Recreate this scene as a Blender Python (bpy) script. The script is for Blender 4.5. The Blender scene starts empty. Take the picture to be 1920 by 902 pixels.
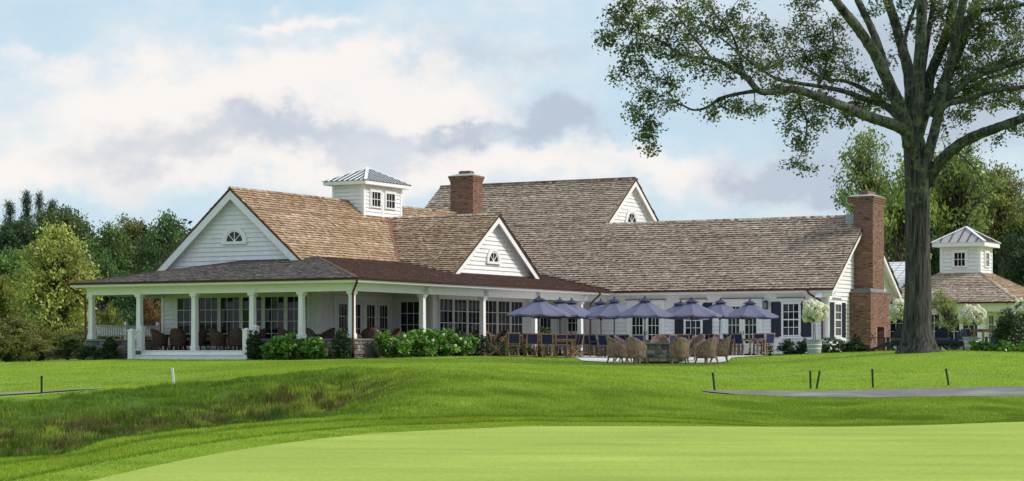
import bpy, bmesh, math, random
import numpy as np
from mathutils import Vector, Matrix

random.seed(7); rng = np.random.default_rng(7)
SC = bpy.context.scene
COL = SC.collection
R = math.radians
EYE = 1.6                       # camera height above the putting green
F, CX, HY = 3930.0, 960.0, 657.0

# ------------------------------------------------------------------ camera, sky, sun, exposure
cd = bpy.data.cameras.new('camera'); cam = bpy.data.objects.new('camera', cd); COL.objects.link(cam)
cam.location = (0, 0, EYE); cam.rotation_euler = (R(90), 0, 0)
cd.sensor_width = 36.0; cd.lens = F / 1920 * 36.0; cd.shift_y = 206 / 1920
cd.clip_start = 0.1; cd.clip_end = 6000
SC.camera = cam
SC.view_settings.view_transform = 'Standard'; SC.view_settings.look = 'None'
SC.view_settings.exposure = 0.48; SC.view_settings.gamma = 1.0
SUN_EL, SUN_AZ = R(38), R(96)      # azimuth clockwise from the viewing direction: the sun stands to the right, a little behind
SKY_STRENGTH = 0.1
sl = bpy.data.lights.new('sun', 'SUN'); sl.energy = 2.4; sl.angle = R(11); sl.color = (1.0, 0.93, 0.82)
so = bpy.data.objects.new('sun', sl); COL.objects.link(so)
sd = Vector((math.sin(SUN_AZ) * math.cos(SUN_EL), math.cos(SUN_AZ) * math.cos(SUN_EL), math.sin(SUN_EL)))
so.rotation_euler = sd.to_track_quat('Z', 'Y').to_euler(); so.location = (60, -40, 60)

W = bpy.data.worlds.new('World'); SC.world = W; W.use_nodes = True
W.cycles.sampling_method = 'MANUAL'; W.cycles.sample_map_resolution = 512
def build_sky():
    nt = W.node_tree; N = nt.nodes; L = nt.links
    bg = N['Background']; bg.inputs['Strength'].default_value = SKY_STRENGTH
    def put(sock, v):
        if isinstance(v, bpy.types.NodeSocket): L.new(v, sock)
        else: sock.default_value = v
    def m(op, a, b=0.0, c=0.0, clamp=False):
        n = N.new('ShaderNodeMath'); n.operation = op; n.use_clamp = clamp
        put(n.inputs[0], a); put(n.inputs[1], b)
        if len(n.inputs) > 2: put(n.inputs[2], c)
        return n.outputs[0]
    def mix(f, a, b):
        n = N.new('ShaderNodeMix'); n.data_type = 'RGBA'
        put(n.inputs[0], f); put(n.inputs[6], a); put(n.inputs[7], b); return n.outputs[2]
    def sstep(v, lo, hi):
        n = N.new('ShaderNodeMapRange'); n.interpolation_type = 'SMOOTHSTEP'
        put(n.inputs[0], v); n.inputs[1].default_value = lo; n.inputs[2].default_value = hi
        return n.outputs[0]
    sky = N.new('ShaderNodeTexSky'); sky.sky_type = 'NISHITA'; sky.sun_disc = False
    sky.sun_elevation = SUN_EL; sky.sun_rotation = SUN_AZ; sky.dust_density = 1.0; sky.air_density = 1.0
    tc = N.new('ShaderNodeTexCoord'); d = tc.outputs['Generated']
    sp = N.new('ShaderNodeSeparateXYZ'); L.new(d, sp.inputs[0]); x, y, z = sp.outputs
    def noise(scale, det, zs, off, rough=.55):
        mp = N.new('ShaderNodeMapping'); L.new(d, mp.inputs[0])
        mp.inputs['Scale'].default_value = (1, 1, zs); mp.inputs['Location'].default_value = off
        n = N.new('ShaderNodeTexNoise'); L.new(mp.outputs[0], n.inputs['Vector'])
        n.inputs['Scale'].default_value = scale; n.inputs['Detail'].default_value = det; n.inputs['Roughness'].default_value = rough
        return n.outputs[0]
    big = noise(9, 7, 2.2, (0.3, 0.1, 0.7)); fine = noise(34, 6, 1.7, (1.3, 2.1, .2), .6)
    wx = noise(22, 6, 1.3, (4.1, .3, .9), .6); wz = noise(22, 6, 1.3, (.1, 7.3, 2.9), .6)
    xw = m('ADD', x, m('MULTIPLY', m('SUBTRACT', wx, .5), .085)); zw = m('ADD', z, m('MULTIPLY', m('SUBTRACT', wz, .5), .065))
    fm = m('GREATER_THAN', y, 0.0)
    def blobs(lst):
        tot = 0.0
        for (px, py, rx, ry, a) in lst:
            q = m('MULTIPLY', m('SUBTRACT', xw, (px - CX) / F), F / rx); w = m('MULTIPLY', m('SUBTRACT', zw, (HY - py) / F), F / ry)
            e = m('EXPONENT', m('MULTIPLY', m('ADD', m('MULTIPLY', q, q), m('MULTIPLY', w, w)), -1.0))
            tot = m('MULTIPLY_ADD', e, a, tot)
        return m('MULTIPLY', tot, fm)
    white = blobs([(600, 180, 310, 75, 1.1), (300, 225, 230, 60, .8), (570, 55, 95, 20, .8), (120, 140, 100, 30, .5),
                   (90, 325, 230, 50, .9), (640, 320, 420, 45, .8), (850, 225, 100, 35, .7), (1270, 325, 190, 50, .9), (1000, 300, 200, 30, .5), (760, 150, 90, 40, .4)])
    grey = blobs([(500, 264, 270, 34, .95), (300, 305, 190, 30, .65), (760, 290, 150, 28, .35), (1040, 226, 58, 34, 1.5), (880, 248, 95, 24, 1.15), (960, 110, 170, 42, .6),
                  (1510, 345, 140, 50, 1.9), (1800, 170, 280, 120, 1.9), (1500, 120, 260, 80, .8), (230, 350, 120, 25, .4)])
    wd = m('ADD', white, m('MULTIPLY', m('SUBTRACT', big, .42), 1.5)); wd = m('ADD', wd, m('MULTIPLY', m('SUBTRACT', fine, .5), .9))
    gd = m('ADD', grey, m('MULTIPLY', m('SUBTRACT', m('SUBTRACT', 1.0, big), .55), 1.0)); gd = m('ADD', gd, m('MULTIPLY', m('SUBTRACT', fine, .5), .6))
    wm = sstep(wd, -.12, 1.12); gm = m('MULTIPLY', sstep(gd, -.08, 1.2), .9)
    k = 1.0 / SKY_STRENGTH
    base = mix(.8, sky.outputs[0], (.42 * k, .555 * k, .65 * k, 1))
    c = mix(wm, base, (.685 * k, .655 * k, .635 * k, 1))
    c = mix(gm, c, (.355 * k, .405 * k, .485 * k, 1))
    L.new(c, bg.inputs['Color'])
build_sky()

# ------------------------------------------------------------------ small helpers
def at(px, py, Y):
    return Vector(((px - CX) / F * Y, Y, EYE - (py - HY) / F * Y))

def new_mat(name):
    mt = bpy.data.materials.new(name); mt.use_nodes = True
    return mt, mt.node_tree, mt.node_tree.nodes['Principled BSDF']

def mat(name, col, rough=.6, vary=.15, scale=6, bump=0, bscale=60, spec=.4, metal=0, tone=None, dirt=None, stretch=(1, 1, 1), obj_col=False, trans=0):
    """procedural surface: base colour varied by noise; tone: per-face attribute blends towards the colours given"""
    mt, nt, bs = new_mat(name); N = nt.nodes; L = nt.links
    bs.inputs['Roughness'].default_value = rough; bs.inputs['Metallic'].default_value = metal
    bs.inputs['Specular IOR Level'].default_value = spec
    tc = N.new('ShaderNodeTexCoord'); mp = N.new('ShaderNodeMapping'); L.new(tc.outputs['Object'], mp.inputs[0]); mp.inputs['Scale'].default_value = stretch
    nz = N.new('ShaderNodeTexNoise'); L.new(mp.outputs[0], nz.inputs['Vector']); nz.inputs['Scale'].default_value = scale; nz.inputs['Detail'].default_value = 5
    if tone:
        a = N.new('ShaderNodeAttribute'); a.attribute_name = 'tone'
        rp = N.new('ShaderNodeValToRGB'); el = rp.color_ramp.elements
        while len(el) < len(tone): el.new(.5)
        for i, t in enumerate(tone): el[i].position = i / (len(tone) - 1); el[i].color = (*t, 1)
        L.new(a.outputs['Fac'], rp.inputs[0]); src = rp.outputs[0]
    else:
        rgb = N.new('ShaderNodeRGB'); rgb.outputs[0].default_value = (*col, 1); src = rgb.outputs[0]
    if obj_col:
        oi = N.new('ShaderNodeObjectInfo'); mx = N.new('ShaderNodeMix'); mx.data_type = 'RGBA'; mx.blend_type = 'MULTIPLY'; mx.inputs[0].default_value = 1
        L.new(src, mx.inputs[6]); L.new(oi.outputs['Color'], mx.inputs[7]); src = mx.outputs[2]
    mr = N.new('ShaderNodeMapRange'); L.new(nz.outputs[0], mr.inputs[0]); mr.inputs[1].default_value = .25; mr.inputs[2].default_value = .75
    mr.inputs[3].default_value = 1 - vary; mr.inputs[4].default_value = 1 + vary
    mm = N.new('ShaderNodeVectorMath'); mm.operation = 'SCALE'; L.new(src, mm.inputs[0]); L.new(mr.outputs[0], mm.inputs['Scale']); src = mm.outputs[0]
    if dirt:
        n2 = N.new('ShaderNodeTexNoise'); L.new(mp.outputs[0], n2.inputs['Vector']); n2.inputs['Scale'].default_value = dirt[1]; n2.inputs['Detail'].default_value = 7
        m2 = N.new('ShaderNodeMapRange'); L.new(n2.outputs[0], m2.inputs[0]); m2.inputs[1].default_value = dirt[2]; m2.inputs[2].default_value = dirt[3]
        mx = N.new('ShaderNodeMix'); mx.data_type = 'RGBA'; L.new(m2.outputs[0], mx.inputs[0]); L.new(src, mx.inputs[6]); mx.inputs[7].default_value = (*dirt[0], 1); src = mx.outputs[2]
    L.new(src, bs.inputs['Base Color'])
    if bump:
        n3 = N.new('ShaderNodeTexNoise'); L.new(mp.outputs[0], n3.inputs['Vector']); n3.inputs['Scale'].default_value = bscale; n3.inputs['Detail'].default_value = 6
        bp = N.new('ShaderNodeBump'); bp.inputs['Strength'].default_value = bump; bp.inputs['Distance'].default_value = .02
        L.new(n3.outputs[0], bp.inputs['Height']); L.new(bp.outputs[0], bs.inputs['Normal'])
    if trans:
        tr = N.new('ShaderNodeBsdfTranslucent'); L.new(src, tr.inputs['Color'])
        ms = N.new('ShaderNodeMixShader'); ms.inputs[0].default_value = trans
        L.new(bs.outputs[0], ms.inputs[1]); L.new(tr.outputs[0], ms.inputs[2])
        L.new(ms.outputs[0], N['Material Output'].inputs['Surface'])
    return mt

M = {}
M['white'] = mat('white_paint', (.79, .765, .785), .45, .06, 3, .05, 40, dirt=((.56, .54, .52), 1.1, .56, .9), stretch=(1, 1, .55))
M['trim'] = mat('white_trim_paint', (.82, .795, .805), .4, .05, 4, dirt=((.60, .58, .55), 1.6, .6, .95))
M['glass'] = mat('window_glass', (.010, .012, .016), .04, .3, .8, spec=.36)
M['door_white'] = mat('door_paint', (.72, .72, .70), .4, .04, 5)
M['shutter'] = mat('navy_shutter_paint', (.012, .014, .035), .5, .2, 8)
M['copper'] = mat('aged_copper', (.12, .050, .036), .42, .3, 3, .1, 30, metal=.55)
M['copper_new'] = mat('bright_copper', (.36, .15, .095), .4, .25, 4, metal=.5)
M['lead'] = mat('lead_flashing', (.33, .37, .37), .5, .15, 6)
M['metal_pale'] = mat('pale_seam_metal', (.46, .42, .43), .45, .08, 3, metal=.2)
M['zinc'] = mat('standing_seam_metal', (.022, .023, .03), .45, .15, 2, spec=.3)
M['zinc_rib'] = mat('standing_seam_rib', (.80, .81, .83), .4, .05, 4)
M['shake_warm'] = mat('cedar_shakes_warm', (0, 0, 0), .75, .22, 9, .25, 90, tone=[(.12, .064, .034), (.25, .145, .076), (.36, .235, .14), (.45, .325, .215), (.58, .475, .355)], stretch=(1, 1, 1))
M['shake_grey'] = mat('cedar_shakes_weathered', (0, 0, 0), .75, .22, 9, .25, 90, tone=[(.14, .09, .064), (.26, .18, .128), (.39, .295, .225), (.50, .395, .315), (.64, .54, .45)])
M['shake_warm2'] = mat('cedar_shakes_tan', (0, 0, 0), .75, .22, 9, .25, 90, tone=[(.12, .066, .038), (.26, .155, .09), (.39, .26, .165), (.50, .37, .265), (.68, .57, .46)])
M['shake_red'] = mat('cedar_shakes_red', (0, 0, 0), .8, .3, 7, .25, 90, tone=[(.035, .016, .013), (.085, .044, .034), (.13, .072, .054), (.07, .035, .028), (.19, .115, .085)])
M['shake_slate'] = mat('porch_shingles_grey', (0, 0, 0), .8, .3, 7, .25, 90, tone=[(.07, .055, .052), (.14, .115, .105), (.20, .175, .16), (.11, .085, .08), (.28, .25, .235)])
M['roof_base'] = mat('roof_boards', (.045, .03, .024), .85, .3, 5)
M['brick'] = mat('red_brick', (0, 0, 0), .85, .25, 14, .3, 80, tone=[(.045, .027, .024), (.16, .075, .056), (.23, .112, .08), (.18, .082, .06), (.32, .19, .145)])
M['mortar'] = mat('brick_mortar', (.36, .29, .25), .9, .15, 20)
M['stone'] = mat('field_stone', (0, 0, 0), .85, .3, 9, .5, 25, tone=[(.06, .06, .065), (.15, .14, .14), (.24, .21, .18), (.10, .10, .11), (.34, .30, .25)])
M['slate_cap'] = mat('bluestone', (.16, .17, .18), .6, .2, 4, .1, 40)
M['paving'] = mat('pale_paving', (.62, .60, .56), .8, .12, 2.5, .1, 30)
M['deck'] = mat('porch_deck_boards', (.15, .12, .105), .6, .2, 4)
M['ceiling'] = mat('porch_ceiling_paint', (.6, .62, .60), .6, .05, 3)
M['teak'] = mat('teak', (.30, .175, .095), .6, .3, 5, .1, 60, stretch=(1, 1, 1))
M['teak_old'] = mat('weathered_teak', (.25, .18, .125), .65, .3, 5, .1, 60)
M['navy'] = mat('navy_sling_cloth', (.012, .018, .075), .8, .2, 7)
M['umbrella'] = mat('umbrella_canvas', (.138, .138, .222), .75, .1, 4, trans=.06)
M['umbrella_cap'] = mat('umbrella_cap_canvas', (.03, .032, .08), .75, .12, 4)
M['pole'] = mat('dark_pole', (.02, .02, .022), .4, .2, 5, metal=.4)
M['iron'] = mat('black_iron', (.012, .012, .013), .5, .2, 5)
M['lamp_glass'] = mat('lantern_glass', (.25, .25, .23), .15, .1, 5)
M['navy_wood'] = mat('navy_painted_wood', (.014, .02, .045), .45, .2, 6)
M['table_dark'] = mat('dark_table_wood', (.13, .06, .03), .4, .3, 6)
M['pot'] = mat('grey_blue_pot', (.36, .365, .42), .5, .1, 5)
M['post_green'] = mat('dark_green_stake', (.008, .018, .014), .6, .2, 9)
M['stake_white'] = mat('white_stake_paint', (.78, .77, .72), .5, .05, 9)
M['rope'] = mat('pale_rope', (.30, .33, .24), .8, .1, 30)
M['asphalt'] = mat('grey_cart_path', (.17, .155, .16), .9, .22, 1.6, .2, 40, dirt=((.29, .27, .26), .7, .45, .7))
M['soil'] = mat('dark_mulch', (.035, .024, .018), .95, .4, 8, .4, 40)
def wicker(name, cols):
    mt = mat(name, (0, 0, 0), .65, .2, 12, tone=cols); nt = mt.node_tree; N = nt.nodes; L = nt.links; bs = N['Principled BSDF']
    tc = N.new('ShaderNodeTexCoord')
    wv = N.new('ShaderNodeTexWave'); wv.bands_direction = 'Z'; wv.inputs['Scale'].default_value = 11; wv.inputs['Distortion'].default_value = 1.2; wv.inputs['Detail'].default_value = 2
    L.new(tc.outputs['Object'], wv.inputs['Vector'])
    bp = N.new('ShaderNodeBump'); bp.inputs['Strength'].default_value = .7; bp.inputs['Distance'].default_value = .02; L.new(wv.outputs['Fac'], bp.inputs['Height']); L.new(bp.outputs[0], bs.inputs['Normal'])
    return mt
M['wicker'] = wicker('tan_wicker', [(.175, .105, .08), (.33, .215, .165)])
M['wicker_dark'] = wicker('dark_brown_wicker', [(.085, .048, .034), (.15, .088, .062)])

def bark_mat():
    mt, nt, bs = new_mat('oak_bark'); N = nt.nodes; L = nt.links
    tc = N.new('ShaderNodeTexCoord')
    mp = N.new('ShaderNodeMapping'); L.new(tc.outputs['Object'], mp.inputs[0]); mp.inputs['Scale'].default_value = (5.2, 5.2, .42)
    n1 = N.new('ShaderNodeTexNoise'); L.new(mp.outputs[0], n1.inputs['Vector']); n1.inputs['Scale'].default_value = 2.4; n1.inputs['Detail'].default_value = 8; n1.inputs['Roughness'].default_value = .68
    r = N.new('ShaderNodeValToRGB'); L.new(n1.outputs[0], r.inputs[0]); e = r.color_ramp.elements
    e[0].position = .40; e[0].color = (.005, .0045, .004, 1); e[1].position = .64; e[1].color = (.105, .095, .082, 1)
    n2 = N.new('ShaderNodeTexNoise'); L.new(tc.outputs['Object'], n2.inputs['Vector']); n2.inputs['Scale'].default_value = 3.2; n2.inputs['Detail'].default_value = 9; n2.inputs['Roughness'].default_value = .72
    sp = N.new('ShaderNodeSeparateXYZ'); L.new(tc.outputs['Object'], sp.inputs[0])
    up = N.new('ShaderNodeMapRange'); L.new(sp.outputs[2], up.inputs[0]); up.inputs[1].default_value = 2; up.inputs[2].default_value = 8; up.inputs[3].default_value = -.10; up.inputs[4].default_value = .06
    ad = N.new('ShaderNodeMath'); L.new(n2.outputs[0], ad.inputs[0]); L.new(up.outputs[0], ad.inputs[1])
    m2 = N.new('ShaderNodeMapRange'); L.new(ad.outputs[0], m2.inputs[0]); m2.inputs[1].default_value = .55; m2.inputs[2].default_value = .63; m2.inputs[4].default_value = .9
    mx = N.new('ShaderNodeMix'); mx.data_type = 'RGBA'; L.new(m2.outputs[0], mx.inputs[0]); L.new(r.outputs[0], mx.inputs[6]); mx.inputs[7].default_value = (.11, .135, .075, 1)
    L.new(mx.outputs[2], bs.inputs['Base Color']); bs.inputs['Roughness'].default_value = .9
    bp = N.new('ShaderNodeBump'); bp.inputs['Strength'].default_value = .9; bp.inputs['Distance'].default_value = .06; L.new(n1.outputs[0], bp.inputs['Height']); L.new(bp.outputs[0], bs.inputs['Normal'])
    return mt
M['bark'] = bark_mat()
M['bark_plain'] = mat('tree_bark', (.07, .055, .045), .9, .4, 8, .5, 20)
M['bark_pale'] = mat('pale_bark', (.42, .40, .35), .8, .25, 8)
M['leaf'] = mat('tree_leaves', (0, 0, 0), .55, .15, .5, tone=[(.55, .55, .5), (1.35, 1.35, 1.3), (2.3, 2.3, 2.0)], obj_col=True, trans=.42)
M['oak_leaf'] = mat('oak_leaves', (0, 0, 0), .55, .25, .5, tone=[(.055, .08, .034), (.135, .18, .058), (.26, .31, .085)], trans=.42)
M['hydrangea_leaf'] = mat('hydrangea_leaves', (0, 0, 0), .5, .15, 2, tone=[(.05, .13, .018), (.13, .30, .04), (.27, .46, .08)], trans=.25)
M['box_leaf'] = mat('boxwood_leaves', (0, 0, 0), .5, .2, 3, tone=[(.018, .040, .014), (.04, .08, .025), (.08, .135, .042)], trans=.2)
M['petal'] = mat('hydrangea_flowers', (0, 0, 0), .7, .1, 4, tone=[(.55, .56, .33), (.82, .80, .60), (.92, .90, .78)], trans=.25)

class Fr:
    def __init__(s, o, A, B):
        s.o = Vector(o); s.A = Vector(A).normalized(); s.B = Vector(B).normalized(); s.N = s.A.cross(s.B)
    def P(s, a, b, d=0): return s.o + s.A * a + s.B * b + s.N * d
    def at(s, a, b, d=0):
        f = Fr(s.P(a, b, d), s.A, s.B); return f
FRW = Fr((0, 0, 0), (1, 0, 0), (0, 1, 0))

class MB:
    """collects shapes of ONE part"""
    def __init__(s): s.v = []; s.f = []; s.t = []; s.smooth = False
    def add(s, vs, fs, tone=.5):
        n = len(s.v); s.v += [tuple(p) for p in vs]; s.f += [tuple(i + n for i in f) for f in fs]; s.t += [tone] * len(fs)
    def fbox(s, fr, a0, a1, b0, b1, d0, d1, tone=.5):
        vs = [fr.P(a, b, d) for d in (d0, d1) for b in (b0, b1) for a in (a0, a1)]
        s.add(vs, [(4, 5, 7, 6), (0, 2, 3, 1), (0, 1, 5, 4), (2, 6, 7, 3), (0, 4, 6, 2), (1, 3, 7, 5)], tone)
    def box(s, x0, x1, y0, y1, z0, z1, tone=.5): s.fbox(FRW, x0, x1, y0, y1, z0, z1, tone)
    def prism(s, fr, poly, d0, d1, tone=.5):
        n = len(poly); vs = [fr.P(a, b, d0) for a, b in poly] + [fr.P(a, b, d1) for a, b in poly]
        fs = [tuple(range(n, 2 * n)), tuple(range(n - 1, -1, -1))] + [(i, (i + 1) % n, n + (i + 1) % n, n + i) for i in range(n)]
        s.add(vs, fs, tone)
    def frustum(s, fr, w0, d0, w1, d1, h, cap=True, tone=.5):   # square taper up N
        vs = [fr.P(x * w0 / 2, y * d0 / 2, 0) for x, y in ((-1, -1), (1, -1), (1, 1), (-1, 1))] + [fr.P(x * w1 / 2, y * d1 / 2, h) for x, y in ((-1, -1), (1, -1), (1, 1), (-1, 1))]
        s.add(vs, [(3, 2, 1, 0), (4, 5, 6, 7), (0, 1, 5, 4), (1, 2, 6, 5), (2, 3, 7, 6), (3, 0, 4, 7)], tone)
    def tube(s, pts, rad, n=8, cap=True, tone=.5, wob=0):
        pts = [Vector(p) for p in pts]
        if not hasattr(rad, '__len__'): rad = [rad] * len(pts)
        ref = None; base = len(s.v); vs = []
        for i, p in enumerate(pts):
            t = (pts[min(i + 1, len(pts) - 1)] - pts[max(i - 1, 0)]).normalized()
            if ref is None: ref = t.orthogonal().normalized()
            ref = (ref - t * ref.dot(t)).normalized(); b = t.cross(ref)
            for k in range(n):
                a = 2 * math.pi * k / n; r = rad[i] * (1 + (random.uniform(-wob, wob) if wob else 0))
                vs.append(p + (ref * math.cos(a) + b * math.sin(a)) * r)
        fs = [(i * n + k, i * n + (k + 1) % n, (i + 1) * n + (k + 1) % n, (i + 1) * n + k) for i in range(len(pts) - 1) for k in range(n)]
        if cap: fs += [tuple(range(n - 1, -1, -1)), tuple(range((len(pts) - 1) * n, len(pts) * n))]
        s.add(vs, fs, tone)
    def bar(s, p, q, w, d, up=(0, 0, 1), tone=.5):              # square bar between two points
        p, q = Vector(p), Vector(q); t = (q - p); L = t.length; t.normalize()
        x = Vector(up).cross(t)
        if x.length < 1e-4: x = t.orthogonal()
        x.normalize(); y = t.cross(x)
        vs = [c + x * (i * w / 2) + y * (j * d / 2) for c in (p, q) for i, j in ((-1, -1), (1, -1), (1, 1), (-1, 1))]
        s.add(vs, [(3, 2, 1, 0), (4, 5, 6, 7), (0, 1, 5, 4), (1, 2, 6, 5), (2, 3, 7, 6), (3, 0, 4, 7)], tone)
    def lathe(s, prof, n=16, o=(0, 0, 0), tone=.5):
        o = Vector(o); vs = [o + Vector((r * math.cos(2 * math.pi * k / n), r * math.sin(2 * math.pi * k / n), z)) for r, z in prof for k in range(n)]
        fs = [(i * n + k, i * n + (k + 1) % n, (i + 1) * n + (k + 1) % n, (i + 1) * n + k) for i in range(len(prof) - 1) for k in range(n)]
        fs += [tuple(range(n - 1, -1, -1)), tuple(range((len(prof) - 1) * n, len(prof) * n))]
        s.add(vs, fs, tone)
    def mesh(s, name):
        me = bpy.data.meshes.new(name); me.from_pydata(s.v, [], s.f)
        a = me.attributes.new('tone', 'FLOAT', 'FACE'); a.data.foreach_set('value', np.array(s.t, dtype=np.float32))
        if s.smooth: me.polygons.foreach_set('use_smooth', [True] * len(me.polygons))
        me.update(); return me
    def build(s, name, m, parent=None, kind=None):
        me = s.mesh(name); me.materials.append(M[m] if isinstance(m, str) else m)
        return link(name, me, parent, kind)

def link(name, data, parent=None, kind=None):
    o = bpy.data.objects.new(name, data); COL.objects.link(o)
    if parent is not None: o.parent = parent
    if kind: o['kind'] = kind
    return o
def tag(o, label, cat, group=None):
    o['label'] = label; o['category'] = cat
    if group: o['group'] = group
    return o
def thing(name, label, cat, loc=(0, 0, 0), rz=0, group=None):
    o = link(name, None); o.location = loc; o.rotation_euler = (0, 0, rz); o.empty_display_size = .2
    return tag(o, label, cat, group)
KIDS = {}
def copy_tree(o, parent=None):
    c = o.copy(); COL.objects.link(c)
    if parent is not None: c.parent = parent
    for ch in o.children: copy_tree(ch, c)
    return c
def place(proto, used, loc, rz, label, scale=None):
    """first call moves the prototype itself, later calls copy it with its parts"""
    o = proto if not used else copy_tree(proto)
    used.append(o); o.location = loc; o.rotation_euler = (0, 0, rz); o['label'] = label
    if scale: o.scale = scale
    return o

def np_mesh(name, V, Fq, tone=None, smooth=False):
    """V (n,3), Fq (m,k) arrays -> mesh, fast"""
    me = bpy.data.meshes.new(name); n, k = Fq.shape
    me.vertices.add(len(V)); me.vertices.foreach_set('co', V.astype(np.float32).ravel())
    me.loops.add(n * k); me.loops.foreach_set('vertex_index', Fq.astype(np.int32).ravel())
    me.polygons.add(n); me.polygons.foreach_set('loop_start', np.arange(0, n * k, k, dtype=np.int32))
    if smooth: me.polygons.foreach_set('use_smooth', np.ones(n, dtype=bool))
    me.update(calc_edges=True); me.validate()
    if tone is not None:
        a = me.attributes.new('tone', 'FLOAT', 'FACE'); a.data.foreach_set('value', tone.astype(np.float32))
    return me

def leaf_mesh(name, C, size, tone, up=.35, aspect=.55, seed=0):
    """one folded diamond per leaf, freely turned"""
    g = np.random.default_rng(seed); n = len(C)
    nrm = g.normal(size=(n, 3)); nrm /= np.linalg.norm(nrm, axis=1)[:, None]; nrm[:, 2] = np.abs(nrm[:, 2]) * .6 + up; nrm /= np.linalg.norm(nrm, axis=1)[:, None]
    t = g.normal(size=(n, 3)); t -= nrm * (t * nrm).sum(1)[:, None]; t /= np.linalg.norm(t, axis=1)[:, None]
    b = np.cross(nrm, t); s = np.broadcast_to(size, (n,))[:, None]
    V = np.empty((n, 4, 3)); V[:, 0] = C - t * s * .5; V[:, 1] = C + b * s * aspect * .5 + nrm * s * .1; V[:, 2] = C + t * s * .5; V[:, 3] = C - b * s * aspect * .5 + nrm * s * .1
    Fq = np.arange(n * 4).reshape(n, 4)
    return np_mesh(name, V.reshape(-1, 3), Fq, tone)

# ------------------------------------------------------------------ the ground: one height field
PROF = {
 0: [(24,-1.62),(28,-1.55),(31,-1.6),(34,-2.1),(38,-2.5),(43,-2.6),(50,-2.2),(55,-1.72),(58,-1.32),(59.5,-1.28),(62,-1.26),(75,-.95),(95,-.55),(110,-.6),(140,-.8)],
 200: [(27,-1.62),(33,-1.55),(36,-1.475),(39,-1.9),(42,-2.25),(46,-2.3),(52,-2.0),(56,-1.58),(59,-1.13),(62,-1.1),(75,-.85),(92,-.4),(110,-.4),(140,-.8)],
 330: [(31,-1.62),(36,-1.5),(39,-1.45),(41.5,-1.8),(45,-2.1),(53,-1.78),(57.5,-1.45),(61,-1.09),(63,-1.05),(78,-.72),(92,-.4),(110,-.4),(140,-.8)],
 430: [(33.5,-1.62),(39,-1.5),(41.5,-1.44),(44,-1.75),(47,-2.05),(54,-1.75),(57.5,-1.38),(61,-.86),(64,-.82),(78,-.62),(91,-.39),(110,-.4),(140,-.8)],
 540: [(36,-1.62),(40.5,-1.47),(43,-1.4),(45.5,-1.65),(48,-1.9),(55,-1.52),(58,-1.08),(61,-.71),(64,-.68),(78,-.55),(90,-.39),(110,-.4),(140,-.8)],
 640: [(38.5,-1.62),(42,-1.46),(44,-1.38),(46,-1.55),(49,-1.72),(54,-1.42),(58,-.88),(60.5,-.52),(64,-.58),(71,-.58),(78,-.46),(88,-.36),(110,-.4),(140,-.8)],
 760: [(41,-1.62),(43.5,-1.45),(45,-1.37),(47.5,-1.2),(50,-.96),(54,-.64),(60,-.40),(65,-.55),(71,-.55),(78,-.42),(88,-.32),(110,-.4),(140,-.8)],
 900: [(42.8,-1.62),(45,-1.42),(46,-1.38),(48.5,-1.2),(51,-.95),(55,-.66),(60,-.45),(66,-.58),(72,-.52),(78,-.36),(86,-.25),(110,-.3),(140,-.8)],
 1050: [(44,-1.62),(46.5,-1.4),(49,-1.3),(55,-.85),(61,-.62),(66,-.6),(76,-.55),(84,-.35),(100,-.27),(140,-.8)],
 1200: [(44,-1.62),(47,-1.42),(49.5,-1.35),(55,-1.03),(60,-.85),(66,-.75),(76,-.56),(84,-.4),(100,-.28),(140,-.8)],
 1330: [(44,-1.62),(47,-1.5),(50,-1.42),(55,-1.25),(58,-1.19),(62,-1.1),(70,-.8),(78,-.5),(84,-.35),(100,-.25),(140,-.8)],
 1480: [(43.4,-1.62),(46,-1.64),(49,-1.6),(53,-1.5),(56,-1.25),(58,-1.2),(61,-1.12),(70,-.75),(80,-.4),(86,-.2),(100,-.28),(140,-.8)],
 1640: [(44,-1.62),(46.5,-1.64),(50,-1.56),(54,-1.35),(56.5,-1.28),(61,-1.13),(70,-.62),(78,-.15),(82,-.05),(90,-.05),(105,-.25),(140,-.8)],
 1780: [(45,-1.62),(47,-1.64),(51,-1.5),(55,-1.3),(57,-1.27),(61,-1.08),(70,-.52),(77,-.03),(80,0),(84,0),(92,-.1),(110,-.2),(140,-.8)],
 1920: [(46.9,-1.62),(49,-1.58),(53,-1.4),(56.5,-1.3),(60.5,-1.08),(70,-.5),(77,-.1),(84,-.08),(110,-.2),(140,-.8)]}
_pc = np.array(sorted(PROF)); _Yg = np.arange(0, 160.01, .25); _pg = np.arange(-1400, 3401, 10.0)
def _gauss(a, s, ax):
    k = np.arange(-int(4 * s) - 1, int(4 * s) + 2); w = np.exp(-.5 * (k / s) ** 2); w /= w.sum()
    pad = [(0, 0), (0, 0)]; pad[ax] = (len(k) // 2, len(k) // 2)
    return np.apply_along_axis(lambda r: np.convolve(r, w, 'valid'), ax, np.pad(a, pad, mode='edge'))
_T = np.array([np.interp(_Yg, [10] + [p[0] for p in PROF[c]], [-1.62] + [p[1] for p in PROF[c]]) for c in _pc])
_T = np.array([np.interp(_pg, _pc, _T[:, j]) for j in range(len(_Yg))]).T
_T = _gauss(_gauss(_T, 2.2, 1), 4.0, 0)
_bn = rng.normal(size=(64, 64))
def bumps(X, Y, s):
    """cheap value noise"""
    x = np.asarray(X) / s; y = np.asarray(Y) / s; i = np.floor(x).astype(int); j = np.floor(y).astype(int); fx = x - i; fy = y - j
    fx = fx * fx * (3 - 2 * fx); fy = fy * fy * (3 - 2 * fy); g = lambda a, b: _bn[a % 64, b % 64]
    return (g(i, j) * (1 - fx) + g(i + 1, j) * fx) * (1 - fy) + (g(i, j + 1) * (1 - fx) + g(i + 1, j + 1) * fx) * fy
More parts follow.
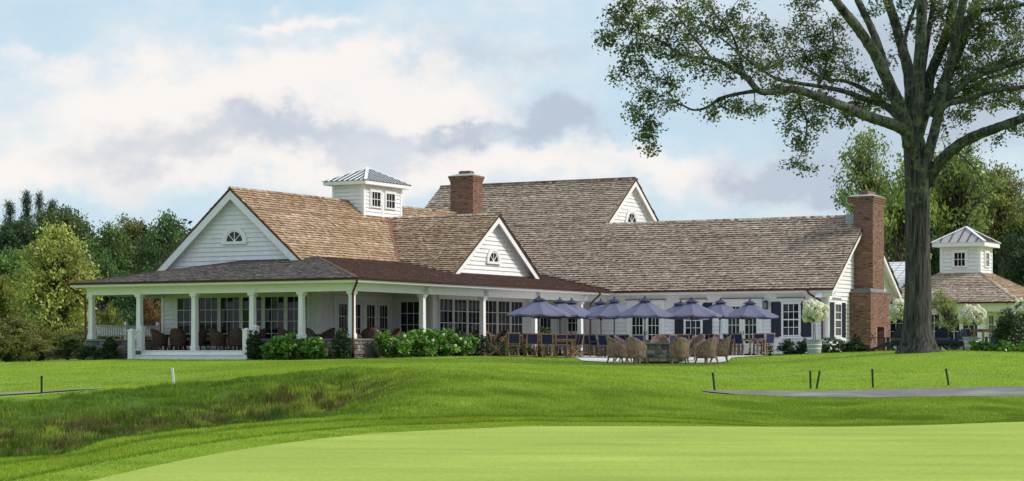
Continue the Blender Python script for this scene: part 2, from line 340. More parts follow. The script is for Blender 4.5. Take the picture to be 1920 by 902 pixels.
NEAR = ([0,200,330,430,540,640,760,900,1050,1200,1330,1480,1640,1780,1920], [31,36,39,41.5,43,44,45,46,46.5,47,47,45.5,45.5,46.3,48.5])
FAR = ([0,200,330,430,540,640,760,900,1050,1200,1330,1480,1640,1780,1920], [58.3,59.5,61,61,61,60.5,58.5,57.5,58.5,58,56.8,56,56.2,56.6,56.4])
EDGE = ([-600,-200,0,100,180,300,500,700,900,1000,1300,1500,1700,1800,1920,2300], [14,18.5,21.5,23.5,25.7,29,35.1,40.3,42.8,44,44,43.4,44,45.2,46.9,50])
def to_px(X, Y): return CX + F * np.asarray(X) / np.maximum(np.asarray(Y), .5)
def ground(X, Y):
    X = np.asarray(X, float); Y = np.asarray(Y, float)
    p = np.clip(to_px(X, Y), -1390, 3390); yy = np.clip(Y, 0, 159.5)
    a = (p - _pg[0]) / 10; i = np.floor(a).astype(int); fa = a - i; b = yy / .25; j = np.floor(b).astype(int); fb = b - j
    z = (_T[i, j] * (1 - fa) + _T[i + 1, j] * fa) * (1 - fb) + (_T[i, j + 1] * (1 - fa) + _T[i + 1, j + 1] * fa) * fb
    w = np.clip((Y - 10) / 6, 0, 1); z = -1.62 * (1 - w) + z * w
    h = np.clip((Y - 128) / 90, 0, 1); z = z + 7.5 * h * h * (3 - 2 * h)
    rough = rough_mask(p, Y)
    z = z + rough * (bumps(X, Y, 1.9) * .06 + bumps(X + 9, Y, .62) * .04) * (1 - .6 * np.clip((p - 640) / 160, 0, 1)) * np.clip((Y - 20) / 8, 0, 1)
    return z + EYE
def rough_mask(p, Y):
    n = np.interp(p, *NEAR); f = np.interp(p, *FAR)
    return np.clip((Y - n) / .7 + .5, 0, 1) * np.clip((f - Y) / 1.2 + .5, 0, 1)
def gz(x, y): return float(ground(x, y))
def gh(px, py, y0=50., y1=125.):
    Y = np.arange(y0, y1, .05); X = (px - CX) / F * Y; z = ground(X, Y); pyy = HY - (z - EYE) / Y * F
    k = np.argmax(pyy <= py) if (pyy <= py).any() else int(np.argmin(np.abs(pyy - py)))
    return Vector((X[k], Y[k], z[k]))
def on(px, Y):
    x = (px - CX) / F * Y; return Vector((x, Y, gz(x, Y)))

def ground_mat():
    mt, nt, bs = new_mat('turf'); N = nt.nodes; L = nt.links; bs.inputs['Roughness'].default_value = .85; bs.inputs['Specular IOR Level'].default_value = .15
    tc = N.new('ShaderNodeTexCoord')
    def nz(s, d=6, st=(1, 1, 1)):
        mp = N.new('ShaderNodeMapping'); L.new(tc.outputs['Object'], mp.inputs[0]); mp.inputs['Scale'].default_value = st
        n = N.new('ShaderNodeTexNoise'); L.new(mp.outputs[0], n.inputs['Vector']); n.inputs['Scale'].default_value = s; n.inputs['Detail'].default_value = d; n.inputs['Roughness'].default_value = .65; return n.outputs[0]
    def mix(f, a, b):
        n = N.new('ShaderNodeMix'); n.data_type = 'RGBA'
        for s, v in ((n.inputs[0], f), (n.inputs[6], a), (n.inputs[7], b)):
            if isinstance(v, bpy.types.NodeSocket): L.new(v, s)
            else: s.default_value = v
        return n.outputs[2]
    def rng_(v, a, b, c=0, d=1):
        n = N.new('ShaderNodeMapRange'); L.new(v, n.inputs[0]); n.inputs[1].default_value = a; n.inputs[2].default_value = b; n.inputs[3].default_value = c; n.inputs[4].default_value = d; return n.outputs[0]
    at_ = lambda nm: (lambda a: (setattr(a, 'attribute_name', nm), a.outputs['Fac'])[1])(N.new('ShaderNodeAttribute'))
    lawn = mix(rng_(nz(.35, 5), .35, .65), (.21, .34, .022, 1), (.30, .42, .034, 1))
    lawn = mix(rng_(nz(9, 6, (1, .45, 1)), .3, .7, 0, .55), lawn, (.11, .22, .010, 1))
    rough = mix(rng_(nz(1.1, 6), .35, .68), (.06, .13, .010, 1), (.14, .25, .02, 1))
    rough = mix(rng_(nz(14, 5), .3, .7, 0, .6), rough, (.03, .075, .008, 1))
    brown = mix(rng_(nz(5, 6), .35, .65), (.03, .026, .010, 1), (.09, .065, .028, 1))
    c = mix(at_('rough'), lawn, rough)
    c = mix(rng_(nz(.9, 7), .36, .5), c, mix(at_('brown'), c, brown))
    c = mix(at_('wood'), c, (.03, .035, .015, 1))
    L.new(c, bs.inputs['Base Color'])
    bp = N.new('ShaderNodeBump'); bp.inputs['Strength'].default_value = .8; bp.inputs['Distance'].default_value = .05
    L.new(nz(11, 8, (1, .6, 1)), bp.inputs['Height']); L.new(bp.outputs[0], bs.inputs['Normal'])
    return mt
def brown_mask(p, Y):
    a = 1.15 * np.exp(-(((p - 545) / 190) ** 2 + ((Y - (54.2 + (p - 540) * .002)) / 3.2) ** 2)) + .85 * np.exp(-(((p - 40) / 170) ** 2 + ((Y - 49) / 5) ** 2)) + .9 * np.exp(-(((p - 260) / 130) ** 2 + ((Y - 52) / 2.6) ** 2))
    return np.clip(a * 1.2, 0, 1)
def spaced(segs):
    o = []
    for a, b, d in segs: o += list(np.arange(a, b, d))
    return np.array(o + [segs[-1][1]])
def make_ground():
    xs = spaced([(-1500, -300, 150), (-300, -60, 20), (-60, -24, 2), (-24, 26, .25), (26, 60, 2), (60, 300, 20), (300, 1500, 150)])
    ys = spaced([(-400, -20, 38), (-20, 14, 3), (14, 20, .6), (20, 66, .2), (66, 112, .6), (112, 230, 4), (230, 700, 40), (700, 3000, 230)])
    X, Y = np.meshgrid(xs, ys); Z = ground(X, Y); V = np.stack([X, Y, Z], -1).reshape(-1, 3)
    nx, ny = len(xs), len(ys); i, j = np.meshgrid(np.arange(nx - 1), np.arange(ny - 1)); a = (j * nx + i).ravel()
    me = np_mesh('ground', V, np.stack([a, a + 1, a + nx + 1, a + nx], -1), smooth=True)
    p = to_px(V[:, 0], V[:, 1])
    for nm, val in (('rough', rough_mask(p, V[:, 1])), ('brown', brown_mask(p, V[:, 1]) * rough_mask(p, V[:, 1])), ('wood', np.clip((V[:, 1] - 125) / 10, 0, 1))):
        at_ = me.attributes.new(nm, 'FLOAT', 'POINT'); at_.data.foreach_set('value', val.astype(np.float32))
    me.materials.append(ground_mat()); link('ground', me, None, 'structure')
make_ground()

def sheet(name, poly, m, lift, maxlen=1.0, kind='structure'):
    """flat-lying sheet that follows the ground: polygon of (x, y)"""
    bm = bmesh.new(); f = bm.faces.new([bm.verts.new((x, y, 0)) for x, y in poly]); bmesh.ops.triangulate(bm, faces=[f])
    for _ in range(7):
        ed = [e for e in bm.edges if e.calc_length() > maxlen]
        if not ed: break
        bmesh.ops.subdivide_edges(bm, edges=ed, cuts=1); bmesh.ops.triangulate(bm, faces=bm.faces[:])
    co = np.array([v.co[:] for v in bm.verts]); z = ground(co[:, 0], co[:, 1]) + lift
    for v, zz in zip(bm.verts, z): v.co.z = zz
    bmesh.ops.recalc_face_normals(bm, faces=bm.faces[:])
    if bm.faces[0].normal.z < 0: bmesh.ops.reverse_faces(bm, faces=bm.faces[:])
    me = bpy.data.meshes.new(name); bm.to_mesh(me); bm.free(); me.polygons.foreach_set('use_smooth', [True] * len(me.polygons))
    me.materials.append(M[m] if isinstance(m, str) else m); return link(name, me, None, kind)

def green_mat():
    mt, nt, bs = new_mat('putting_green_turf'); N = nt.nodes; L = nt.links; bs.inputs['Roughness'].default_value = .8; bs.inputs['Specular IOR Level'].default_value = .2
    tc = N.new('ShaderNodeTexCoord')
    def nz(s, d, st):
        mp = N.new('ShaderNodeMapping'); L.new(tc.outputs['Object'], mp.inputs[0]); mp.inputs['Scale'].default_value = st; mp.inputs['Rotation'].default_value = (0, 0, R(6))
        n = N.new('ShaderNodeTexNoise'); L.new(mp.outputs[0], n.inputs['Vector']); n.inputs['Scale'].default_value = s; n.inputs['Detail'].default_value = d; n.inputs['Roughness'].default_value = .6; return n.outputs[0]
    r = N.new('ShaderNodeValToRGB'); L.new(nz(.8, 9, (.22, 1, 1)), r.inputs[0]); e = r.color_ramp.elements
    e[0].position = .32; e[0].color = (.29, .395, .05, 1); e[1].position = .68; e[1].color = (.395, .475, .08, 1)
    r2 = N.new('ShaderNodeValToRGB'); L.new(nz(14, 7, (1, .55, 1)), r2.inputs[0]); e = r2.color_ramp.elements; e[0].position = .3; e[0].color = (.78, .80, .7, 1); e[1].position = .7; e[1].color = (1.12, 1.1, 1.1, 1)
    mx = N.new('ShaderNodeMix'); mx.data_type = 'RGBA'; mx.blend_type = 'MULTIPLY'; mx.inputs[0].default_value = 1; L.new(r.outputs[0], mx.inputs[6]); L.new(r2.outputs[0], mx.inputs[7])
    r3 = N.new('ShaderNodeValToRGB'); L.new(nz(.22, 4, (1, 1, 1)), r3.inputs[0]); e = r3.color_ramp.elements; e[0].position = .3; e[0].color = (.86, .88, .84, 1); e[1].position = .7; e[1].color = (1.1, 1.06, 1.08, 1)
    my = N.new('ShaderNodeMix'); my.data_type = 'RGBA'; my.blend_type = 'MULTIPLY'; my.inputs[0].default_value = 1; L.new(mx.outputs[2], my.inputs[6]); L.new(r3.outputs[0], my.inputs[7]); mx = my
    L.new(mx.outputs[2], bs.inputs['Base Color'])
    bp = N.new('ShaderNodeBump'); bp.inputs['Strength'].default_value = .35; bp.inputs['Distance'].default_value = .01; L.new(nz(60, 5, (1, 1, 1)), bp.inputs['Height']); L.new(bp.outputs[0], bs.inputs['Normal'])
    return mt
def make_green():
    ps = np.linspace(100, 2000, 96); e = np.interp(ps, *EDGE); e = np.convolve(np.pad(e, 6, mode='edge'), np.ones(13) / 13, 'valid')
    top = [((p - CX) / F * y, y) for p, y in zip(ps, e)]
    pts = [(-6, -6), (-7.2, 6), (-6.9, 14), (-5.9, 20)] + top + [(17, 48), (22, 44), (25, 34), (24, 15), (17, -4), (5, -9)]
    bm = bmesh.new(); f = bm.faces.new([bm.verts.new((x, y, .012)) for x, y in pts]); bmesh.ops.triangulate(bm, faces=[f]); 
    bmesh.ops.recalc_face_normals(bm, faces=bm.faces[:])
    if bm.faces[0].normal.z < 0: bmesh.ops.reverse_faces(bm, faces=bm.faces[:])
    me = bpy.data.meshes.new('putting_green'); bm.to_mesh(me); bm.free(); me.materials.append(green_mat()); link('putting_green', me, None, 'structure')
make_green()
def strip(name, rows, m, lift):
    """path along columns (px, near Y, far Y)"""
    px = np.array([r[0] for r in rows]); ps = np.linspace(px[0], px[-1], 120)
    n = np.interp(ps, px, [r[1] for r in rows]); f = np.interp(ps, px, [r[2] for r in rows]); k = np.ones(9) / 9
    n = np.convolve(np.pad(n, 4, mode='edge'), k, 'valid'); f = np.convolve(np.pad(f, 4, mode='edge'), k, 'valid')
    V = []; nw = 8
    for p, a, b in zip(ps, n, f):
        for t in np.linspace(0, 1, nw): Y = a + (b - a) * t; V.append(((p - CX) / F * Y, Y))
    V = np.array(V); Z = ground(V[:, 0], V[:, 1]) + lift
    i, j = np.meshgrid(np.arange(nw - 1), np.arange(len(ps) - 1)); q = (j * nw + i).ravel()
    me = np_mesh(name, np.column_stack([V, Z]), np.stack([q, q + nw, q + nw + 1, q + 1], -1), smooth=True); me.materials.append(M[m]); link(name, me, None, 'structure')
strip('cart_path', [(1318, 58.2, 58.4), (1345, 57.3, 59.0), (1420, 56.5, 59.0), (1500, 56.1, 59.0), (1650, 56.4, 60.2), (1920, 56.5, 60.7), (2700, 56.3, 61)], 'asphalt', .03)
strip('cart_path', [(-700, 58.0, 60.4), (0, 59.0, 61.0), (120, 60, 61.3), (200, 61.2, 61.5)], 'asphalt', .03)

def blades(name, n, region, hgt, wid, m, seed, lean=.35):
    """single grass blades as one stuff mesh; region(g, n) -> X, Y, height factor, tone"""
    g = np.random.default_rng(seed); X, Y, hf, tn = region(g, n); n = len(X); Z = ground(X, Y)
    h = hgt * hf * g.uniform(.55, 1.3, n); w = wid * g.uniform(.7, 1.3, n); a = g.uniform(0, 2 * np.pi, n); b = g.uniform(0, 2 * np.pi, n); l = g.uniform(0, lean * 2, n) * h
    V = np.empty((n, 3, 3)); dx = np.cos(a) * w / 2; dy = np.sin(a) * w / 2
    V[:, 0] = np.stack([X - dx, Y - dy, Z - .01], -1); V[:, 1] = np.stack([X + dx, Y + dy, Z - .01], -1); V[:, 2] = np.stack([X + np.cos(b) * l, Y + np.sin(b) * l, Z + h], -1)
    me = np_mesh(name, V.reshape(-1, 3), np.arange(n * 3).reshape(n, 3), tn); me.materials.append(M[m]); return link(name, me, None, 'stuff')
M['blade'] = mat('rough_grass_blades', (0, 0, 0), .6, .2, .6, tone=[(.045, .11, .010), (.23, .355, .028), (.42, .54, .065), (.055, .045, .014), (.19, .14, .055)], trans=.3, spec=.2)
M['lawn_blade'] = mat('lawn_grass_blades', (0, 0, 0), .6, .15, .4, tone=[(.16, .245, .02), (.32, .425, .038), (.46, .55, .085)], trans=.3, spec=.15)
def reg_rough(g, n):
    p = g.uniform(-150, 2070, n); nr = np.interp(p, *NEAR) - .3; fr = np.interp(p, *FAR) + .5; t = g.uniform(0, 1, n); Y = nr + (fr - nr) * t
    X = (p - CX) / F * Y; clump = np.clip(.75 + .5 * bumps(X * 1.0, Y, .4) + .35 * bumps(X + 5, Y, 1.6), .15, 2.0); sm = np.clip((p - 660) / 140, 0, 1); clump = clump * (1 - sm) + .55 * sm * np.clip(1 + .2 * bumps(X, Y, .7), .6, 1.4)
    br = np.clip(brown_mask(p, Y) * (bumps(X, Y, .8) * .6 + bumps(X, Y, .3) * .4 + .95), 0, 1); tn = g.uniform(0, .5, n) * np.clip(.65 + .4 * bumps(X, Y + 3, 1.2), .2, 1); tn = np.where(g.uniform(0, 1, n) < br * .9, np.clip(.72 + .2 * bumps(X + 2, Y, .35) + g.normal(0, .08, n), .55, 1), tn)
    lift = np.clip((p - 640) / 200, 0, 1) * (.65 + .35 * np.clip(1 - (p - 1250) / 250, 0, 1)); crest = np.clip(1 - (fr - Y) / 9, 0, 1); tn = np.where(tn < .55, np.clip(tn * (.38 + .62 * np.clip((p - 590) / 140, 0, 1)) + .16 * lift + .10 * crest, 0, .52), tn)  # left bank's shade painted into its blade tone; mound and crest toned lighter
    f = rough_mask(p, Y); k = f > .15
    return X[k], Y[k], (clump * (.5 + .5 * f) * (1 + .5 * brown_mask(p, Y)))[k], tn[k]
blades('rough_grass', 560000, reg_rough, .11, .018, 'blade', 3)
def reg_collar(g, n):
    p = g.uniform(-150, 2070, n); ed = np.interp(p, *EDGE); nr = np.interp(p, *NEAR); d = np.maximum(nr - ed, .4); t = g.uniform(.0, 1, n); Y = ed - .06 + g.normal(0, .03, n) + d * t; X = (p - CX) / F * Y
    ln = (np.abs(t - .40) < .03) | (np.abs(t - .74) < .035)  # mowing lines: dark blades paint the shadow of the longer grass
    hf = np.where(t < .38, .35, np.where(t < .72, .75, 1.15)); return X, Y, hf * np.clip(.9 + .2 * bumps(X, Y, .5), .5, 1.4), np.where(ln, 0.0, np.clip(g.uniform(.1, .6, n) + .1 * bumps(X, Y, 1.1), 0, 1))
blades('collar_grass', 230000, reg_collar, .055, .013, 'lawn_blade', 4)
def reg_lawn(g, n):
    p = g.uniform(-150, 2070, n); fr = np.interp(p, *FAR); Y = fr + (93 - fr) * g.uniform(0, 1, n) ** 1.3; X = (p - CX) / F * Y
    on_path = ((p > 1325) & (Y < np.interp(p, [1325, 1345, 1500, 1650, 1920], [58.4, 59, 59, 60.2, 60.7]) + g.normal(0, .12, len(p))) & (Y > 56)) | ((p < 200) & (Y < 61.5))
    X, Y = X[~on_path], Y[~on_path]; k = ~in_patio(X, Y); X, Y = X[k], Y[k]
    return X, Y, np.clip(.9 + .25 * bumps(X, Y, .6), .4, 1.4), np.clip(g.uniform(.15, .7, len(X)) + .12 * bumps(X, Y, 1.5), 0, 1)
# ------------------------------------------------------------------ clubhouse frame: local x along the entrance front (to the right), y away, z = 0 at the porch deck
RZ = math.atan2(-.4864, .8738)
H0 = Vector((-6.74, 88.3, EYE)); UX = Vector((math.cos(RZ), math.sin(RZ), 0)); VX = Vector((-math.sin(RZ), math.cos(RZ), 0))
def hw(u, v, z=0): return H0 + UX * u + VX * v + Vector((0, 0, z))
def u_at(px, v):
    r = (px - CX) / F; o = H0 + VX * v; return (r * o.y - o.x) / (UX.x - r * UX.y)
def v_at(px, u):
    r = (px - CX) / F; o = H0 + UX * u; return (r * o.y - o.x) / (VX.x - r * VX.y)
_pp = [gh(*q) for q in ((893, 660.5), (940, 667), (1076, 671), (1090, 677), (1140, 680.5), (1270, 682), (1350, 681))]
PATIO = [(p.x, p.y) for p in _pp] + [(p.x, p.y) for p in (on(1366, 81), on(1372, 85), on(1440, 87.5), on(1560, 88.5), on(1600, 92))] + [tuple(hw(13.5, 22.5)[:2]), tuple(hw(12, 23.5)[:2]), tuple(hw(.4, 23.5)[:2]), tuple(hw(.4, 10.6)[:2])]
def in_patio(X, Y, poly=None):
    poly = poly or PATIO; c = np.zeros(len(X), bool); n = len(poly)
    for i in range(n):
        (x1, y1), (x2, y2) = poly[i], poly[(i + 1) % n]
        k = ((y1 > Y) != (y2 > Y)) & (X < (x2 - x1) * (Y - y1) / (y2 - y1 + 1e-12) + x1); c ^= k
    return c
sheet('patio', PATIO, 'paving', .025)
blades('lawn_grass', 330000, reg_lawn, .04, .017, 'lawn_blade', 5)

def front(u, v, z=0): return Fr((u, v, z), (1, 0, 0), (0, 0, 1))     # a wall facing the viewer's left
def side(u, v, z=0): return Fr((u, v, z), (0, 1, 0), (0, 0, 1))      # a wall facing the right, outward = +x
_PANE = {}
def pane(parent, fr, a, b, w, h, d):
    key = (round(w, 2), round(h, 2), tuple(round(c, 2) for c in fr.N))
    if key not in _PANE:
        mb = MB(); f0 = Fr((0, 0, 0), fr.A, fr.B); mb.fbox(f0, 0, w, 0, h, 0, .012); me = mb.mesh('pane'); me.materials.append(M['glass']); _PANE[key] = me
    o = link('pane', _PANE[key], parent); o.location = fr.P(a, b, d); o.rotation_euler = (random.gauss(0, .010), 0, random.gauss(0, .010)); return o
def window(parent, fr, a, b, w, h, cols, rows, name='window', fw=.07, mun=.028, d=.068, joined=False, mframe='trim', rail=None, cas=.0, bottom=None):
    """frame with muntins; each pane a sub-part. (a, b) = lower left of the frame"""
    mb = MB(); bt = bottom if bottom is not None else fw
    mb.fbox(fr, a, a + fw, b, b + h, 0, d + .05); mb.fbox(fr, a + w - fw, a + w, b, b + h, 0, d + .05)
    mb.fbox(fr, a + fw, a + w - fw, b, b + bt, 0, d + .048); mb.fbox(fr, a + fw, a + w - fw, b + h - fw, b + h, 0, d + .048)
    if cas:
        mb.fbox(fr, a - cas, a, b - cas * .6, b + h, 0, d + .02); mb.fbox(fr, a + w, a + w + cas, b - cas * .6, b + h, 0, d + .02); mb.fbox(fr, a - cas - .03, a + w + cas + .03, b + h, b + h + cas * 1.4, 0, d + .03)
    gw, gh_ = w - 2 * fw, h - fw - bt; pw, ph = gw / cols, gh_ / rows
    for i in range(1, cols): mb.fbox(fr, a + fw + pw * i - mun / 2, a + fw + pw * i + mun / 2, b + bt, b + h - fw, 0, d + .022)
    for j in range(1, rows):
        t = mun if rail != j else mun * 2
        mb.fbox(fr, a + fw, a + w - fw, b + bt + ph * j - t / 2, b + bt + ph * j + t / 2, 0, d + .024)
    o = mb.build(name, mframe, parent)
    if joined:
        g = MB(); g.fbox(fr, a + fw, a + w - fw, b + bt, b + h - fw, 0, d); g.build('pane', 'glass', o); return o
    for i in range(cols):
        for j in range(rows):
            pane(o, fr, a + fw + pw * i, b + bt + ph * j, pw, ph, d - .012 if False else d)
    return o
def board(parent, fr, a0, a1, b0, h, name='siding_board', aa0=None, aa1=None):
    """one clapboard, tapered: its butt stands proud"""
    aa0 = a0 if aa0 is None else aa0; aa1 = a1 if aa1 is None else aa1
    mb = MB(); t = random.uniform(-.002, .002) + .016; b0 += .017; h -= .017
    vs = [fr.P(a0, b0, 0), fr.P(a1, b0, 0), fr.P(a1, b0, .034 + t), fr.P(a0, b0, .034 + t), fr.P(aa0, b0 + h, 0), fr.P(aa1, b0 + h, 0), fr.P(aa1, b0 + h, .006), fr.P(aa0, b0 + h, .006)]
    mb.add(vs, [(0, 1, 2, 3), (3, 2, 6, 7), (4, 7, 6, 5), (0, 3, 7, 4), (1, 5, 6, 2)]); return mb.build(name, 'white', parent)
def boards(parent, fr, a0, a1, b0, b1, ex=.205):
    n = max(1, round((b1 - b0) / ex)); h = (b1 - b0) / n
    for i in range(n): board(parent, fr, a0, a1, b0 + i * h, h)
def gable_boards(parent, fr, b0, apex, slope, ex=.21, cut=None):
    b = b0
    while b < apex - .15:
        h = min(ex, apex - .02 - b); w0 = (apex - b) / slope; w1 = max(.02, (apex - b - h) / slope); board(parent, fr, -w0, w0, b, h, aa0=-w1, aa1=w1); b += h
def gable_trim(parent, fr, apex, slope, hw_, ov=.4, wid=.34, name='rake_board'):
    """fr: wall plane, a measured from the centre line"""
    c = math.sqrt(1 + slope * slope)
    for s in (-1, 1):
        z = lambda a: apex - a * slope
        w = wid * c
        mb = MB(); mb.prism(fr, [(0, z(0)), (s * hw_, z(hw_)), (s * hw_, z(hw_) - w), (0, z(0) - w)], ov - .05, ov); mb.build(name, 'trim', parent)
        mb = MB(); mb.prism(fr, [(0, z(0) - .03), (s * hw_, z(hw_) - .03), (s * hw_, z(hw_) - .09), (0, z(0) - .09)], 0, ov - .05); mb.build('soffit', 'trim', parent)
        mb = MB(); mb.prism(fr, [(0, z(0) - .09), (s * hw_, z(hw_) - .09), (s * hw_, z(hw_) - .09 - .2 * c), (0, z(0) - .09 - .2 * c)], 0, .06); mb.build('frieze_board', 'trim', parent)
        mb = MB(); mb.prism(fr, [(0, z(0) + .075), (s * hw_, z(hw_) + .075), (s * hw_, z(hw_) + .002), (0, z(0) + .002)], ov - .12, ov + .035); mb.build('drip_edge', 'copper', parent)
def arch_window(parent, fr, r, name='arched_window'):
    """half-round window with its sill at b = 0, centred on a = 0"""
    n = 16; mb = MB(); k = [(math.cos(math.pi * i / n), math.sin(math.pi * i / n)) for i in range(n + 1)]
    for i in range(n):
        (c0, s0), (c1, s1) = k[i], k[i + 1]; ro, ri = r * 1.42, r * 1.08
        mb.prism(fr, [(c0 * ri, s0 * ri), (c0 * ro, s0 * ro), (c1 * ro, s1 * ro), (c1 * ri, s1 * ri)], 0, .125)
        mb.prism(fr, [(c0 * r * .93, s0 * r * .93), (c0 * ri, s0 * ri), (c1 * ri, s1 * ri), (c1 * r * .93, s1 * r * .93)], 0, .10)
    mb.fbox(fr, -r * 1.45, r * 1.45, -r * .26, 0, 0, .15)
    for an in (45, 90, 135):
        c, s = math.cos(R(an)), math.sin(R(an)); w = .018
        mb.prism(fr, [(-s * w, c * w), (s * w, -c * w), (c * r + s * w, s * r - c * w), (c * r - s * w, s * r + c * w)], .05, .092)
    o = mb.build(name, 'trim', parent)
    g = MB(); g.prism(fr, [(c * r * .95, s * r * .95) for c, s in k], 0, .075); g.build('pane', 'glass', o); return o

def roof(parent, name, O, e, s, poly, m, ex=.2, thick=.035, wmin=.08, wmax=.2, seed=1, slab=.1):
    """roof plane: boards below, courses of separate shakes on top. poly in (along eave, up slope)"""
    fr = Fr(O, e, s); mb = MB(); mb.prism(fr, poly, -slab, -.004); rf = mb.build(name, 'roof_base', parent)
    g = random.Random(seed); sh = MB(); n = len(poly); smax = max(p[1] for p in poly); c = min(p[1] for p in poly) - .03
    while c < smax:
        ct = g.gauss(0, .10); ph = g.uniform(0, 9)
        mid = c + ex * .5; xs = []
        for i in range(n):
            (a1, b1), (a2, b2) = poly[i], poly[(i + 1) % n]
            if (b1 > mid) != (b2 > mid): xs.append(a1 + (a2 - a1) * (mid - b1) / (b2 - b1))
        xs.sort()
        for k in range(0, len(xs) - 1, 2):
            a = xs[k] - g.uniform(0, .05)
            while a < xs[k + 1] - .02:
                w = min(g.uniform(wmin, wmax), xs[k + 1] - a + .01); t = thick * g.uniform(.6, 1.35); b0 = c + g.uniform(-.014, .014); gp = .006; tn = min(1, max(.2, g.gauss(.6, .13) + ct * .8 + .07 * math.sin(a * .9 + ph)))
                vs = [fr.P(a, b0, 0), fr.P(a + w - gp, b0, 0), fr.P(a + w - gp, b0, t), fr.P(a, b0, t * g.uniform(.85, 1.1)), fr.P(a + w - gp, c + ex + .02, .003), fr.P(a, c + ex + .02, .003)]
                sh.add(vs, [(3, 2, 4, 5)], tn); sh.add(vs, [(0, 1, 2, 3), (0, 3, 5), (1, 4, 2)], tn * .25); a += w  # dark butts and edges: end grain, plus course shadow lines painted in
        c += ex
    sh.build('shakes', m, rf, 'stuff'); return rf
def ridge_caps(parent, p, q, s1, s2, m, ln=.22, wd=.17, seed=3, name='ridge_caps'):
    """small overlapping caps along a ridge or hip; s1, s2 = directions down the two slopes"""
    p, q = Vector(p), Vector(q); t = (q - p); L = t.length; t.normalize(); s1, s2 = Vector(s1).normalized(), Vector(s2).normalized(); up = (-(s1 + s2)).normalized()
    if up.z < 0: up = -up
    mb = MB(); g = random.Random(seed); n = int(L / ln)
    for i in range(n):
        a = p + t * (L * i / n); b = p + t * (L * (i + 1) / n + .05); h0, h1 = .055, .015
        vs = [a + up * h0, b + up * h1, a + s1 * wd + up * h0 * .9, b + s1 * wd + up * h1, a + s2 * wd + up * h0 * .9, b + s2 * wd + up * h1, a - up * .02, a + s1 * wd, a + s2 * wd]
        mb.add(vs, [(0, 1, 3, 2), (0, 4, 5, 1), (0, 2, 7, 6), (0, 6, 8, 4)], min(1, max(0, g.gauss(.6, .25))))
    return mb.build(name, m, parent, 'stuff')
def flash(parent, p, q, s1, s2, w=.13, m='copper_new', name='valley_flashing', lift=.07):
    p, q = Vector(p), Vector(q); s1, s2 = Vector(s1).normalized(), Vector(s2).normalized(); up = Vector((0, 0, lift)); mb = MB()
    mb.add([p + up, q + up, q + up + s1 * w, p + up + s1 * w, q + up + s2 * w, p + up + s2 * w], [(0, 1, 2, 3), (0, 5, 4, 1)]); return mb.build(name, m, parent)
def gutter(parent, p, q, r=.075, name='gutter'):
    p, q = Vector(p), Vector(q); t = (q - p).normalized(); o = t.cross(Vector((0, 0, 1))).normalized(); mb = MB(); n = 7; pr = [(math.cos(math.pi + math.pi * i / (n - 1)) * r, math.sin(math.pi + math.pi * i / (n - 1)) * r * 1.1) for i in range(n)] + [(r * .82, 0), (r * .6, -r * .5), (-r * .6, -r * .5), (-r * .82, 0)]
    vs = [c + o * x + Vector((0, 0, z)) for c in (p, q) for x, z in pr]; k = len(pr)
    mb.add(vs, [(i, (i + 1) % k, k + (i + 1) % k, k + i) for i in range(k)] + [tuple(range(k)), tuple(range(2 * k - 1, k - 1, -1))]); return mb.build(name, 'copper', parent)
def downspout(parent, pts, r=.05): 
    mb = MB(); mb.tube(pts, r, 8); mb.smooth = True; return mb.build('downspout', 'copper', parent)
def bricks(mb, fr, w, h, g, bl=.215, bh=.066, mj=.011, holes=()):
    b = 0; row = 0
    while b < h - .02:
        hh = min(bh, h - b); a = -(bl + mj) / 2 if row % 2 else 0.0
        while a < w - .01:
            a0, a1 = max(a, 0), min(a + bl, w)
            if a1 - a0 > .03 and not any(a1 > x0 + .02 and a0 < x1 - .02 and b + hh > y0 + .01 and b < y1 - .01 for x0, x1, y0, y1 in holes):
                d = g.uniform(.004, .012); vs = [fr.P(x, y, z) for z in (0, d) for x, y in ((a0, b), (a1, b), (a1, b + hh), (a0, b + hh))]
                mb.add(vs, [(4, 5, 6, 7), (0, 1, 5, 4), (3, 7, 6, 2), (0, 4, 7, 3), (1, 2, 6, 5)], min(1, max(0, g.gauss(.5, .22))))
            a += bl + mj
        b += bh + mj; row += 1
def brick_box(parent, name, u0, u1, v0, v1, z0, z1, seed, faces='fr', holes=()):
    g = random.Random(seed); mb = MB(); mb.box(u0, u1, v0, v1, z0, z1)
    if holes:                                        # a firebox recess is cut from the right-hand face
        mb = MB(); x0, x1, y0, y1 = holes[0]; dp = .55
        mb.box(u0, u1 - dp, v0, v1, z0, z1); mb.box(u1 - dp, u1, v0, v0 + x0, z0, z1); mb.box(u1 - dp, u1, v0 + x1, v1, z0, z1); mb.box(u1 - dp, u1, v0 + x0, v0 + x1, z0 + y1, z1); mb.box(u1 - dp, u1, v0 + x0, v0 + x1, z0, z0 + y0)
    core = mb.build(name, 'mortar', parent); br = MB()
    if 'f' in faces: bricks(br, front(u0, v0, z0), u1 - u0, z1 - z0, g)
    if 'r' in faces: bricks(br, side(u1, v0, z0), v1 - v0, z1 - z0, g, holes=holes)
    if 'l' in faces: bricks(br, Fr((u0, v1, z0), (0, -1, 0), (0, 0, 1)), v1 - v0, z1 - z0, g)
    if 'b' in faces: bricks(br, Fr((u1, v1, z0), (-1, 0, 0), (0, 0, 1)), u1 - u0, z1 - z0, g)
    if holes:
        x0, x1, y0, y1 = holes[0]; bricks(br, side(u1 - .55, v0 + x0, z0 + y0), x1 - x0, y1 - y0, g); bricks(br, front(u1 - .55, v0 + x1, z0 + y0), .55, y1 - y0, g)
    br.build('bricks', 'brick', core, 'stuff'); return core
